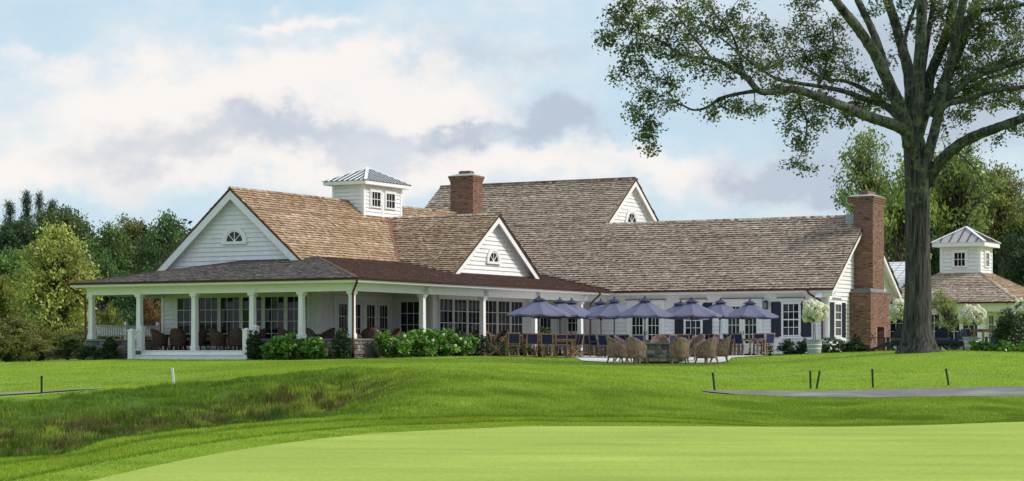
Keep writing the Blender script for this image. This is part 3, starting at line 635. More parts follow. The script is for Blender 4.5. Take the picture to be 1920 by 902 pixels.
def stones(parent, fr, w, h, seed, depth=.05, sw=.3, sh=.17):
    """each stone of a rubble face is a part"""
    g = random.Random(seed); b = 0
    while b < h - .03:
        hh = min(g.uniform(sh * .7, sh * 1.3), h - b)
        if h - b - hh < .06: hh = h - b
        a = 0
        while a < w - .02:
            ww = min(g.uniform(sw * .5, sw * 1.5), w - a)
            if w - a - ww < .08: ww = w - a
            d = g.uniform(.6, 1.2) * depth; q = .012; j = lambda: g.uniform(-.012, .012)
            mb = MB(); b4 = [(a + q, b + q), (a + ww - q, b + q), (a + ww - q, b + hh - q), (a + q, b + hh - q)]; i4 = [(a + q + .025 + j(), b + q + .02 + j()), (a + ww - q - .025 + j(), b + q + .02 + j()), (a + ww - q - .025 + j(), b + hh - q - .02 + j()), (a + q + .025 + j(), b + hh - q - .02 + j())]
            vs = [fr.P(x, y, 0) for x, y in b4] + [fr.P(x, y, d + j() * .6) for x, y in i4]
            mb.add(vs, [(4, 5, 6, 7), (0, 1, 5, 4), (1, 2, 6, 5), (2, 3, 7, 6), (3, 0, 4, 7)], g.random()); mb.build('stone', 'stone', parent); a += ww
        b += hh

SL1, SL2, SL3, SLP = .857, .69, .745, .197
def slope_vec(c, up): n = math.sqrt(1 + up * up); return c / n, up / n
def make_clubhouse():
    h = thing('clubhouse', 'long white clapboard clubhouse with cedar shake gables, wraparound columned porch and two brick chimneys', 'clubhouse', H0, RZ)
    # ---- roofs
    L = lambda run, sl: run * math.sqrt(1 + sl * sl)
    c, n = slope_vec(1, SLP); D = 6.3; lp = L(D, SLP)
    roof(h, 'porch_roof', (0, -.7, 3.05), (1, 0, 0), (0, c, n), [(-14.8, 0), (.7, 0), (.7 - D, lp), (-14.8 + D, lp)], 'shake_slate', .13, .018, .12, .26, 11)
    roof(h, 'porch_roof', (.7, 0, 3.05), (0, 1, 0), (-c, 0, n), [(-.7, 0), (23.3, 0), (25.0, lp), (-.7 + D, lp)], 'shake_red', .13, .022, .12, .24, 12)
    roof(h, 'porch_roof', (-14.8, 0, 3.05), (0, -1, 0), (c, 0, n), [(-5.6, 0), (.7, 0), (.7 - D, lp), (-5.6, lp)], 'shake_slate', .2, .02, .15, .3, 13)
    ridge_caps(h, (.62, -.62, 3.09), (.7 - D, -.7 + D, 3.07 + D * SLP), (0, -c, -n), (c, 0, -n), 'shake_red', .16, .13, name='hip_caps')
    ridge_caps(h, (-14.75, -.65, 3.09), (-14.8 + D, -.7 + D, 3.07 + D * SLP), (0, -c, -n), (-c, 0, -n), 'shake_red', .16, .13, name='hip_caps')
    c, n = slope_vec(1, SL1); z1 = 7.54 - SL1 * 4.3
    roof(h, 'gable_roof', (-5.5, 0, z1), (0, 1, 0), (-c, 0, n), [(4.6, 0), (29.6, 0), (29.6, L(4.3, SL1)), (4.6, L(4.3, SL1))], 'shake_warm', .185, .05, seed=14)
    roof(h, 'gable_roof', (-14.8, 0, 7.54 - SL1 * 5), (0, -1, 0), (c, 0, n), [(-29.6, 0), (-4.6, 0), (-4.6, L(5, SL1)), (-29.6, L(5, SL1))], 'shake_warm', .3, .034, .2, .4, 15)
    ridge_caps(h, (-9.8, 4.58, 7.56), (-9.8, 29.3, 7.56), (c, 0, -n), (-c, 0, -n), 'shake_warm')
    c, n = slope_vec(1, SL2); r2 = 6.78; lo = 5.0
    roof(h, 'cross_gable_roof', (0, 16.85 - lo, r2 - lo * SL2), (1, 0, 0), (0, c, n), [(-9.1, 0), (-2.35, 0), (-2.35, L(lo, SL2)), (-9.1, L(lo, SL2))], 'shake_warm2', .18, .05, seed=16)
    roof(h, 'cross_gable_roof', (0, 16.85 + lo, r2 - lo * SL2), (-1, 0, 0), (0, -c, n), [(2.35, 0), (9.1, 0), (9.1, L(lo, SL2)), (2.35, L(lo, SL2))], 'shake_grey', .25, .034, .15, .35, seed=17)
    ridge_caps(h, (-9.0, 16.85, r2 + .02), (-2.33, 16.85, r2 + .02), (0, -c, -n), (0, c, -n), 'shake_grey')
    c, n = slope_vec(1, SL3); vt, vw = 32.0, 28.35; lt, lw = L(vt - 23.2, SL3), L(vw - 23.2, SL3); zt, zw = 3.05 + SL3 * (vt - 23.2), 3.05 + SL3 * (vw - 23.2)
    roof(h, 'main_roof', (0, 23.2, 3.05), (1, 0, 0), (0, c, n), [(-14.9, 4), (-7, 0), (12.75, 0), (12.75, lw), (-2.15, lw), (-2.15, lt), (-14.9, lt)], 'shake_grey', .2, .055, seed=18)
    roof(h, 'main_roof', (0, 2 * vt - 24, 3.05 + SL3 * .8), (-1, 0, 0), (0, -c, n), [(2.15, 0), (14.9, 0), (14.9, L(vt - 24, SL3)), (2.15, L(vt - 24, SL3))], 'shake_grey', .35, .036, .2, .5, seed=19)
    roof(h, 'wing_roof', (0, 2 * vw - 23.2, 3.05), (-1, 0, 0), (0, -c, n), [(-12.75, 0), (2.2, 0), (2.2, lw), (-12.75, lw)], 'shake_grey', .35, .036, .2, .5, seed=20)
    ridge_caps(h, (-14.9, vt, zt + .02), (-2.12, vt, zt + .02), (0, -c, -n), (0, c, -n), 'shake_grey')
    ridge_caps(h, (-2.2, vw, zw + .02), (12.3, vw, zw + .02), (0, -c, -n), (0, c, -n), 'shake_grey')
    # copper valleys where the roofs meet
    def R1z(u): return 7.54 - SL1 * (u + 9.8)
    def vpt(z): return Vector((-9.8 + (7.54 - z) / SL1, 16.85 - (r2 - z) / SL2, z))
    d1 = (1, 0, -SL1); d2 = (0, -1, -SL2)
    flash(h, vpt(6.75), vpt(4.2), (-1, 0, SL1), (0, 1, SL2))
    def v3(z): return Vector((-9.8 + (7.54 - z) / SL1, 23.2 + (z - 3.05) / SL3, z))
    flash(h, v3(7.5), v3(4.4), (-1, 0, SL1), (0, 1, SL3))
    def vp(u): return Vector((u, 16.85 - (r2 - (3.05 + SLP * (.7 - u))) / SL2, 3.05 + SLP * (.7 - u)))
    flash(h, vp(-6.1), vp(-2.4), (0, 1, SL2), (1, 0, -SLP), .07, 'copper', 'apron_flashing', .05)
    def v4(u): return Vector((u, 23.2 + SLP * (.7 - u) / SL3, 3.05 + SLP * (.7 - u)))
    flash(h, v4(.6), v4(-6), (0, 1, SL3), (0, -1, 0), .08, 'copper', 'valley_flashing', .05)
    # ---- gutters and eaves
    gutter(h, (-14.85, -.8, 3.03), (.8, -.8, 3.03)); gutter(h, (.8, -.85, 3.03), (.8, 23.05, 3.03)); gutter(h, (.85, 23.08, 3.03), (12.8, 23.08, 3.03)); gutter(h, (-14.9, 5.5, 3.03), (-14.9, -.85, 3.03))
    for nm, bx in (('fascia', (-14.78, .7, -.74, -.68, 2.86, 3.0)), ('fascia', (.68, .74, -.74, 23.1, 2.86, 3.0)), ('fascia', (.74, 12.75, 23.14, 23.2, 2.86, 3.0)),
                   ('soffit', (-14.7, .67, -.68, -.15, 2.83, 2.86)), ('soffit', (.15, .67, -.15, 23.8, 2.828, 2.858)), ('soffit', (.75, 12.7, 23.2, 23.8, 2.83, 2.86)), ('soffit', (-14.7, -14.15, -.15, 5, 2.828, 2.858))):
        mb = MB(); mb.box(*bx); mb.build(nm, 'trim', h)
    # ---- porch: deck, ceiling, beam, columns
    mb = MB(); mb.box(-14.3, .25, -.28, 5, -.16, 0); mb.box(-5.1, .25, 5, 23.7, -.162, -.002); mb.build('porch_deck', 'deck', h)
    mb = MB(); mb.box(-14.1, .12, -.12, 5, 2.70, 2.74); mb.box(-5.1, .12, 5, 23.8, 2.698, 2.738); mb.build('porch_ceiling', 'ceiling', h)
    for bx in ((-14.28, .16, -.16, .16, 2.5, 2.83), (-.16, .16, .16, 23.8, 2.5, 2.83), (-14.28, -13.96, .16, 5, 2.5, 2.83)):
        mb = MB(); mb.box(*bx); x0, x1, y0, y1, z0, z1 = bx
        mb.box(x0 - .03, x1 + .03, y0 - .03, y1 + .001, z1 - .12, z1 - .002); mb.build('beam', 'trim', h)
    CW, PW = .235, .5
    colu = [(-14.12, 0), (-11.36, 0), (-8.28, 0), (-5.14, 0), (-2.565, 0), (0, 0), (0, 5.66), (0, 11.03), (0, 16.09), (0, 21.0)]
    for u, v in colu:
        lowered = (u, v) == (-8.28, 0) or v > 10; b = -.25 if v > 10 else (0 if lowered else PW); mb = MB(); k = CW / 2
        mb.frustum(Fr((u, v, b + .22), (1, 0, 0), (0, 1, 0)), CW, CW, CW * .9, CW * .9, 2.5 - .26 - b - .22)
        mb.box(u - k - .035, u + k + .035, v - k - .035, v + k + .035, b, b + .18); mb.frustum(Fr((u, v, b + .18), (1, 0, 0), (0, 1, 0)), CW + .07, CW + .07, CW, CW, .04)
        mb.frustum(Fr((u, v, 2.24), (1, 0, 0), (0, 1, 0)), CW * .9, CW * .9, CW * .98, CW * .98, .1); mb.frustum(Fr((u, v, 2.34), (1, 0, 0), (0, 1, 0)), CW * .98, CW * .98, CW + .09, CW + .09, .06); mb.box(u - k - .05, u + k + .05, v - k - .05, v + k + .05, 2.40, 2.499)
        mb.build('column', 'trim', h)
    for v in (5.66, 11.03, 16.09, 21.0):        # small white lamps on the beam over the columns
        mb = MB(); mb.tube([(.16, v, 2.67), (.34, v, 2.67)], [.13, .13], 12); mb.tube([(.34, v, 2.67), (.4, v, 2.67)], [.13, .09], 12); mb.build('beam_lamp', 'trim', h)
    # low stone walls with bluestone caps
    for fr, w in ((front(-14.3, -.16, -.42), 2.9), (front(-4.85, -.16, -.42), 5.02), (side(.17, -.16, -.42), 8.4), (Fr((-14.3, 4.6, -.42), (0, -1, 0), (0, 0, 1)), 4.76)):
        mb = MB(); mb.fbox(fr, 0, w, -.2, .84, -.3, 0); wl = mb.build('low_wall', 'mortar', h); stones(wl, fr, w, .84, int(w * 100), sw=.32, sh=.17)
        mb = MB(); mb.fbox(fr, -.05, w + .05, .84, .92, -.33, .09); mb.build('wall_cap', 'slate_cap', wl)
    # railing on the left edge of the porch
    ra = Fr((-14.12, 4.75, 0), (0, -1, 0), (0, 0, 1))
    mb = MB(); mb.fbox(ra, .05, 4.6, 1.10, 1.17, -.045, .045); mb.fbox(ra, .05, 4.6, .64, .70, -.03, .03); rl = mb.build('railing', 'trim', h)
    for i in range(36):
        mb = MB(); a = .14 + i * .124; mb.fbox(ra, a - .02, a + .02, .70, 1.10, -.02, .02); mb.build('baluster', 'trim', rl)
    for a in (0.02, 2.35):
        mb = MB(); mb.fbox(ra, a - .065, a + .065, .5, 1.28, -.065, .065); mb.frustum(Fr(ra.P(a, 1.28, 0), (1, 0, 0), (0, 1, 0)), .18, .18, .03, .03, .06); mb.build('post', 'trim', rl)
    # steps and their rails
    for i, (z0, z1, y) in enumerate(((-.19, -.002, -.34), (-.42, -.19, -.78))):
        mb = MB(); mb.box(-11.0, -4.95, y, y + .46, z0, z1 - .035); mb.box(-11.02, -4.93, y - .035, y + .46, z1 - .033, z1); mb.build('step', 'trim', h)
    for s, ux in ((0, -11.12), (1, -4.85)):
        for y, t0, t1 in ((-.86, -.45, .86), (-.2, -.02, 1.0)):
            mb = MB(); mb.box(ux - .12, ux + .12, y - .12, y + .12, t0, t1); mb.box(ux - .15, ux + .15, y - .15, y + .15, t1, t1 + .04); mb.box(ux - .135, ux + .135, y - .135, y + .135, t0, t0 + .1); mb.frustum(Fr((ux, y, t1 + .04), (1, 0, 0), (0, 1, 0)), .24, .24, .05, .05, .06); mb.build('newel_post', 'trim', h)
        mb = MB(); mb.bar((ux, -.75, .70), (ux, -.3, .93), .07, .06); mb.bar((ux, -.75, -.05), (ux, -.3, .15), .05, .05)
        for k in range(3): y = -.66 + k * .15; mb.bar((ux, y, -.02 + (y + .75) * .44), (ux, y, .70 + (y + .75) * .5), .035, .035)
        mb.build('stair_rail', 'trim', h)
    # ---- walls
    for bx in ((-14.1, -5.12, 5.03, 24, -.4, 3.3), (-5.12, -2.83, 11.13, 24, -.402, 3.25), (-14.6, 12.27, 23.83, 32.8, -.404, 3.0)):
        mb = MB(); mb.box(*bx); mb.build('wall', 'white', h)
    boards(h, front(0, 5.03), -14.1, -5.12, 0, 2.7); boards(h, side(-5.12, 0), 5.03, 11.13, 0, 2.7); boards(h, front(0, 11.13), -5.08, -2.83, 0, 2.7); boards(h, side(-2.83, 0), 11.13, 23.8, 0, 2.7)
    boards(h, front(0, 23.83), -2.78, 12.27, -.38, 2.62)
    for fr, a, wd_ in ((front(0, 5.03), -14.12, .14), (front(0, 5.03), -5.24, .14), (side(-5.12, 0), 5.02, .14), (side(-2.83, 0), 11.12, .16), (front(0, 11.13), -2.97, .14), (front(0, 23.83), 12.13, .16), (side(12.27, 0), 23.83, .16), (side(-5.12, 0), 10.93, .16), (side(-2.83, 0), 21.2, .2)):
        mb = MB(); mb.fbox(fr, a, a + wd_, -.38, 2.7, 0, .055); mb.build('corner_board', 'trim', h)
    mb = MB(); mb.fbox(front(0, 23.83), .2, 12.2, 2.6, 2.83, 0, .06); mb.build('frieze_board', 'trim', h)
    # gable walls
    def gable_wall(fr, apex, slope, b0):
        w = (apex - b0) / slope; mb = MB(); mb.prism(fr, [(-w, b0), (w, b0), (0, apex)], -.3, 0); mb.build('gable_wall', 'white', h)
    g1 = front(-9.8, 5.0); gable_wall(g1, 7.4, SL1, 3.2); gable_boards(h, g1, 3.75, 7.4, SL1); gable_trim(h, g1, 7.46, SL1, 4.95)
    arch_window(h, g1.at(.02, 5.06), .49)
    g2 = side(-2.8, 16.85); gable_wall(g2, 6.64, SL2, 3.2); gable_boards(h, g2, 3.55, 6.64, SL2); gable_trim(h, g2, 6.7, SL2, 4.75, wid=.3)
    arch_window(h, g2.at(0, 4.42), .48)
    g3 = side(-2.5, vt); gable_wall(g3, zt - .12, SL3, 6.0); gable_boards(h, g3, 6.6, zt - .12, SL3); gable_trim(h, g3, zt - .08, SL3, 4.6, ov=.34, wid=.26)
    arch_window(h, g3.at(0, 7.16), .56)
    g4 = side(12.27, vw); gable_wall(g4, zw - .12, SL3, 2.6); gable_trim(h, g4, zw - .08, SL3, 5.2, ov=.46, wid=.22)
    b = -.38
    while b < zw - .35:
        w0 = min(4.52, (zw - .12 - b) / SL3); w1 = min(4.52, (zw - .12 - b - .205) / SL3); board(h, g4, -w0, w0, b, .205, aa0=-w1, aa1=w1); b += .205
    mb = MB(); mb.prism(front(12.05, 23.75), [(.2, 2.62), (.62, 2.82), (.2, 2.86)], -.1, .55); mb.build('eave_return', 'trim', h)
    # ---- porch glazing
    f5 = front(0, 5.03)
    p0, p1 = -13.2, -5.62; wv = (p1 - p0) / 6
    for i in range(6):
        fr_ = window(h, f5, p0 + i * wv + .05, .08, wv - .1, 2.42, 3, 4, fw=.05, bottom=.14)
    for a in [p0 + i * wv for i in range(7)]:
        mb = MB(); mb.fbox(f5, a - .05, a + .05, 0, 2.6, 0, .1); mb.build('mullion', 'trim', h)
    mb = MB(); mb.fbox(f5, p0 - .05, p1 + .05, 2.5, 2.68, 0, .12); mb.build('head_trim', 'trim', h)
    s1 = side(-5.12, 0)
    for i in range(4):
        a = 6.3 + i * 1.12 + (.12 if i > 1 else 0); d = window(h, s1, a, .02, 1.06, 2.3, 3, 3, 'french_door', fw=.19, bottom=.42, mframe='door_white')
        mb = MB(); x = a + (.94 if i % 2 == 0 else .1); mb.fbox(s1, x - .015, x + .015, .98, 1.16, .08, .13); mb.build('handle', 'iron', d)
    for a in (6.16, 8.56, 10.92):
        mb = MB(); mb.fbox(s1, a, a + .13, 0, 2.34, 0, .11); mb.build('door_jamb', 'trim', h)
    mb = MB(); mb.fbox(s1, 6.1, 11.05, 2.34, 2.52, 0, .125); mb.build('head_trim', 'trim', h)
    window(h, front(0, 11.13), -4.55, .1, 1.15, 2.25, 3, 4, fw=.05, cas=.11)
    s2 = side(-2.83, 0)
    for a0 in (11.65, 15.95):
        for i in range(3): window(h, s2, a0 + i * 1.34, .06, 1.27, 2.44, 3, 4, fw=.05, bottom=.14)
        mb = MB(); mb.fbox(s2, a0 - .08, a0 + 4.08, 2.5, 2.68, 0, .11); mb.build('head_trim', 'trim', h)
    window(h, s2, 21.7, .5, 1.3, 1.95, 3, 3, fw=.06, cas=.1)
    # ---- wing front: windows, doors, shutters
    fw_ = front(0, 23.83); U = lambda px: u_at(px, 23.7)
    window(h, fw_, U(1063), .95, U(1087) - U(1063), 1.42, 3, 3, fw=.06, cas=.1)
    for xa, xb in ((1180, 1240), (1360, 1423)):
        a, b_ = U(xa), U(xb); m_ = (a + b_) / 2
        for q, (x0, x1) in enumerate(((a, m_ - .005), (m_ + .005, b_))):
            d = window(h, fw_, x0, -.2, x1 - x0, 2.55, 3, 4, 'french_door', fw=.15, bottom=.55, mframe='door_white')
            mb = MB(); x = (x1 - .07) if q == 0 else (x0 + .07); mb.fbox(fw_, x - .015, x + .015, .78, .98, .08, .13); mb.build('handle', 'iron', d)
        mb = MB(); mb.fbox(fw_, a - .16, a, -.3, 2.35, 0, .1); mb.fbox(fw_, b_, b_ + .16, -.3, 2.35, 0, .1); mb.fbox(fw_, a - .16, b_ + .16, 2.35, 2.6, 0, .1); mb.build('door_jamb', 'trim', h)
        mb = MB(); mb.fbox(fw_, a - .24, b_ + .24, 2.595, 2.625, 0, .17); mb.build('head_flashing', 'iron', h)
    def shutter(fr, a, b0, w, hh):
        mb = MB(); mb.fbox(fr, a, a + w, b0, b0 + hh, .035, .06); 
        for y0, y1 in ((.07, hh * .47), (hh * .53, hh - .07)): mb.fbox(fr, a + .07, a + w - .07, b0 + y0, b0 + y1, .06, .07)
        for x0, x1, y0, y1 in ((0, .06, 0, hh), (w - .06, w, 0, hh), (.06, w - .06, 0, .06), (.06, w - .06, hh - .06, hh), (.06, w - .06, hh * .48, hh * .52)): mb.fbox(fr, a + x0, a + x1, b0 + y0, b0 + y1, .06, .085)
        for y in (.15, hh - .15): mb.fbox(fr, a - .03, a + .04, b0 + y, b0 + y + .05, .085, .1)
        mb.build('shutter', 'shutter', h)
    for (s0, s1_), (w0, w1), (s2_, s3) in (((1264, 1280), (1283, 1315), (1317, 1334)), ((1445, 1463), (1466, 1499), (1501, 1520))):
        a, b_ = U(w0), U(w1); window(h, fw_, a, .7, b_ - a, 1.66, 3, 4, fw=.06, rail=2, cas=.05)
        shutter(fw_, U(s0), .66, U(s1_) - U(s0), 1.75); shutter(fw_, U(s2_), .66, U(s3) - U(s2_), 1.75)
        mb = MB(); mb.fbox(fw_, a - .14, b_ + .14, .6, .68, .03, .16); mb.build('sill', 'trim', h)
        mb = MB(); mb.fbox(fw_, a - .2, b_ + .2, 2.44, 2.6, .0, .08); mb.build('head_trim', 'trim', h)
        mb = MB(); mb.fbox(fw_, a - .28, b_ + .28, 2.6, 2.63, 0, .17); mb.build('head_flashing', 'iron', h)
    sw = side(12.27, 0); V = lambda px: v_at(px, 12.27)
    a, b_ = V(1562), V(1574); window(h, sw, a, .68, b_ - a, 1.66, 3, 4, fw=.06, rail=2, cas=.05)
    shutter(sw, V(1554), .64, V(1561) - V(1554), 1.74); shutter(sw, V(1575), .64, V(1583) - V(1575), 1.74)
    mb = MB(); mb.fbox(sw, a - .2, b_ + .2, 2.6, 2.63, 0, .17); mb.fbox(sw, a - .14, b_ + .14, .58, .65, .03, .16); mb.build('sill', 'trim', h)
    def lantern(fr, a, b):
        mb = MB(); mb.fbox(fr, a - .05, a + .05, b - .05, b + .3, .03, .06); mb.bar(fr.P(a, b + .28, .05), fr.P(a, b + .28, .22), .025, .025)
        f2 = Fr(fr.P(a, b + .2, .2), fr.A, -fr.N); mb.frustum(f2, .2, .2, .05, .05, .09)
        for x in (-.085, .085):
            for y in (.115, .285): mb.bar(fr.P(a + x, b - .12, y), fr.P(a + x, b + .2, y), .02, .02)
        mb.fbox(fr, a - .1, a + .1, b - .16, b - .12, .1, .3); o = mb.build('wall_lantern', 'iron', h)
        g = MB(); g.fbox(fr, a - .075, a + .075, b - .12, b + .2, .125, .275); g.build('lantern_glass', 'lamp_glass', o)
    lantern(fw_, U(1436), 2.2)
    # ---- downspouts
    downspout(h, [(.75, -.78, 2.96), (.72, -.72, 2.85), (.24, -.3, 2.45), (.22, -.26, 2.2), (.22, -.26, .6), (.3, -.35, .4), (.3, -.35, -.42)])
    downspout(h, [(-14.83, -.75, 2.96), (-14.8, -.7, 2.84), (-14.36, -.2, 2.4), (-14.34, -.18, 1.9), (-14.34, -.18, .62), (-14.45, -.3, .4), (-14.45, -.3, -.42)])
    downspout(h, [(.8, 21.7, 2.96), (.78, 21.7, 2.85), (.24, 21.7, 2.4), (.22, 21.7, 2.2), (.22, 21.7, -.25)])
    downspout(h, [(11.45, 23.08, 2.96), (11.5, 23.12, 2.8), (11.95, 23.6, 2.45), (12.0, 23.68, 2.2), (12.0, 23.68, -.3)])
    # ---- cupola
    mb = MB(); cu, cv, wu, wv_ = -9.8, 16.25, 1.83, 3.55
    u0, u1, v0, v1, zb, ze = cu - wu / 2, cu + wu / 2, cv - wv_ / 2, cv + wv_ / 2, 6.4, 8.36
    mb.box(u0, u1, v0, v1, zb, ze); cp = mb.build('cupola', 'white', h)
    boards(cp, front(0, v0), u0, u1, zb, ze, .2); boards(cp, side(u1, 0), v0, v1, zb, ze, .2)
    for fr, a in ((front(0, v0), u0 - .02), (front(0, v0), u1 - .12), (side(u1, 0), v0 - .05), (side(u1, 0), v1 - .13)):
        mb = MB(); mb.fbox(fr, a, a + .16, zb, ze, 0, .055); mb.build('corner_board', 'trim', cp)
    mb = MB(); mb.fbox(side(u1, 0), cv - .1, cv + .1, zb, ze, 0, .05); mb.build('corner_board', 'trim', cp)
    for a in (cv - 1.02, cv + .78 - .44): window(h, side(u1, 0), a - .18, 7.22, .92, .86, 3, 2, fw=.07, joined=True, cas=.07)
    ov = .36; e = (u0 - ov, u1 + ov, v0 - ov, v1 + ov); mb = MB(); mb.box(*e, ze - .02, ze + .16); mb.build('cornice', 'trim', cp)
    cupola_roof(cp, e, ze + .16, 9.32)
    # ---- chimneys
    brick_box(h, 'chimney', -10.25, -8.82, 25.3, 26.35, 6.0, 9.28, 5, 'frlb')
    chimney_top(h, -10.25, -8.82, 25.3, 26.35, 9.28)
    brick_box(h, 'chimney', 12.28, 13.3, 27.4, 29.1, 2.9, 6.98 + .75, 6, 'frlb'); chimney_top(h, 12.06, 13.3, 27.4, 29.1, 7.5, True)
    brick_box(h, 'chimney', 12.28, 13.42, 26.75, 29.75, -.4, 2.9, 8, 'frb', holes=((.95, 2.1, .35, 1.6),))
    mb = MB(); mb.box(12.28, 13.46, 26.7, 29.8, 2.9, 2.96); mb.prism(front(0, 27.42), [(12.28, 2.96), (13.4, 2.96), (13.3, 3.12), (12.28, 3.12)], -1.65, .5); mb.build('chimney_shoulder', 'slate_cap', h)
    brick_box(h, 'hearth', 13.43, 14.5, 26.6, 29.9, -.4, .02, 9, 'frb')
    mb = MB(); mb.prism(front(0, vw - .62), [(11.75, zw - .42), (12.3, zw - .5), (12.3, zw + .06), (11.75, zw + .06)], 0, .03); mb.prism(front(0, vw - .4), [(11.75, zw - .3), (12.3, zw - .3), (12.3, zw + .2)], 0, .24); mb.build('lead_flashing', 'lead', h)
    return h
def cupola_roof(cp, e, z0, z1, step=.3, pan='zinc', rib='zinc_rib'):
    x0, x1, y0, y1 = e; ap = Vector(((x0 + x1) / 2, (y0 + y1) / 2, z1)); cs = [Vector((x0 - .03, y0 - .03, z0)), Vector((x1 + .03, y0 - .03, z0)), Vector((x1 + .03, y1 + .03, z0)), Vector((x0 - .03, y1 + .03, z0))]
    mb = MB(); mb.add(cs + [ap], [(0, 1, 4), (1, 2, 4), (2, 3, 4), (3, 0, 4), (3, 2, 1, 0)]); mb.build('roof', pan, cp)
    for i in range(4):
        a, b = cs[i], cs[(i + 1) % 4]; n = (b - a).cross(ap - a).normalized(); Lw = (b - a).length; m_ = (a + b) / 2; k = int(Lw / step)
        for j in range(1, k):
            t = j / k; p = a + (b - a) * t; q = p + (ap - m_) * (1 - abs(2 * t - 1)) * .985
            mb = MB(); mb.bar(p + n * .02, q + n * .02, .042, .045, n); mb.build('seam', rib, cp)
        mb = MB(); mb.bar(cs[i] + Vector((0, 0, .03)), ap + Vector((0, 0, .03)), .16, .05); mb.build('hip_cap', 'zinc_rib', cp)
def chimney_top(h, u0, u1, v0, v1, z, tall=False):
    for i in range(3):
        q = .03 * (i + 1); brick_box(h, 'chimney_collar', u0 - q, u1 + q, v0 - q, v1 + q, z + .1 * i, z + .1 * (i + 1) - .002, 31 + i, 'frlb')
    mb = MB(); mb.frustum(Fr(((u0 + u1) / 2, (v0 + v1) / 2, z + .3), (1, 0, 0), (0, 1, 0)), u1 - u0 + .2, v1 - v0 + .2, (u1 - u0) * .55, (v1 - v0) * .55, .14); mb.build('chimney_cap', 'lead', h)
    m_ = (u0 + u1) / 2; g = MB()
    for a, b in ((u0 + .36, m_ - .01), (m_ + .01, u1 - .36)):
        mb = MB(); mb.box(a, b, v0 + .3, v1 - .3, z + .40, z + .58); mb.box(a + .04, b - .04, v0 + .34, v1 - .34, z + .58, z + .6); mb.build('flue', 'brick', h)
CLUB = make_clubhouse()

def make_link():
    """white annexe behind the wing"""
    o = thing('white_annexe', 'white clapboard annexe with pale metal roof between the brick chimney and the oak trunk', 'building', hw(9, 36, -.4), RZ)
    B = Vector((9, 36, -.4)); W_ = lambda u, v, z: Vector((u, v, z)) - B
    f = Fr(W_(0, 36, 0), (1, 0, 0), (0, 0, 1))
    mb = MB(); mb.fbox(f, 5, 11.7, -.5, 3.1, -4.5, 0); mb.build('wall', 'white', o); boards(o, f, 5, 11.7, -.4, 3.0)
    c, n = slope_vec(1, .42); fr = Fr(W_(0, 35.6, 3.2), (1, 0, 0), (0, c, n)); mb = MB(); mb.prism(fr, [(4.8, 0), (11.8, 0), (11.8, 4.6), (4.8, 4.6)], -.1, 0); rf = mb.build('roof', 'trim', o)
    for i in range(13):
        mb = MB(); a = 5 + i * .52; mb.fbox(fr, a - .015, a + .015, 0, 4.6, 0, .035); mb.build('seam', 'lead', rf)
    for j in range(1, 12):
        mb = MB(); b = j * .4; mb.fbox(fr, 4.8, 11.8, b - .012, b + .012, 0, .012); mb.build('roof_joint', 'lead', rf)
    mb = MB(); mb.fbox(f, 4.9, 11.75, 3.0, 3.2, 0, .38); mb.build('fascia', 'lead', o)
    U = lambda px: u_at(px, 36)
    d = window(o, f, U(1672), -.3, 1.0, 2.6, 3, 5, 'door', fw=.12, bottom=.3, mframe='door_white', cas=.12)
    mb = MB(); mb.fbox(f, U(1672) + .9, U(1672) + .93, .8, 1.0, .08, .13); mb.build('handle', 'iron', d)
    mb = MB(); mb.fbox(f, U(1670) - .1, U(1686) + .5, 2.62, 2.65, 0, .16); mb.build('head_flashing', 'iron', o)
    for px in (1669.5, 1690):
        a = U(px); mb = MB(); mb.fbox(f, a - .12, a + .12, 1.6, 2.0, .08, .28); mb.frustum(Fr(f.P(a, 2.0, .18), (1, 0, 0), (0, 1, 0)), .3, .3, .06, .06, .14); mb.fbox(f, a - .04, a + .04, 1.9, 2.2, .02, .08); l = mb.build('wall_lantern', 'iron', o)
        mb = MB(); mb.fbox(f, a - .1, a + .1, 1.65, 1.93, .1, .285); mb.build('lantern_glass', 'lamp_glass', l)
make_link()

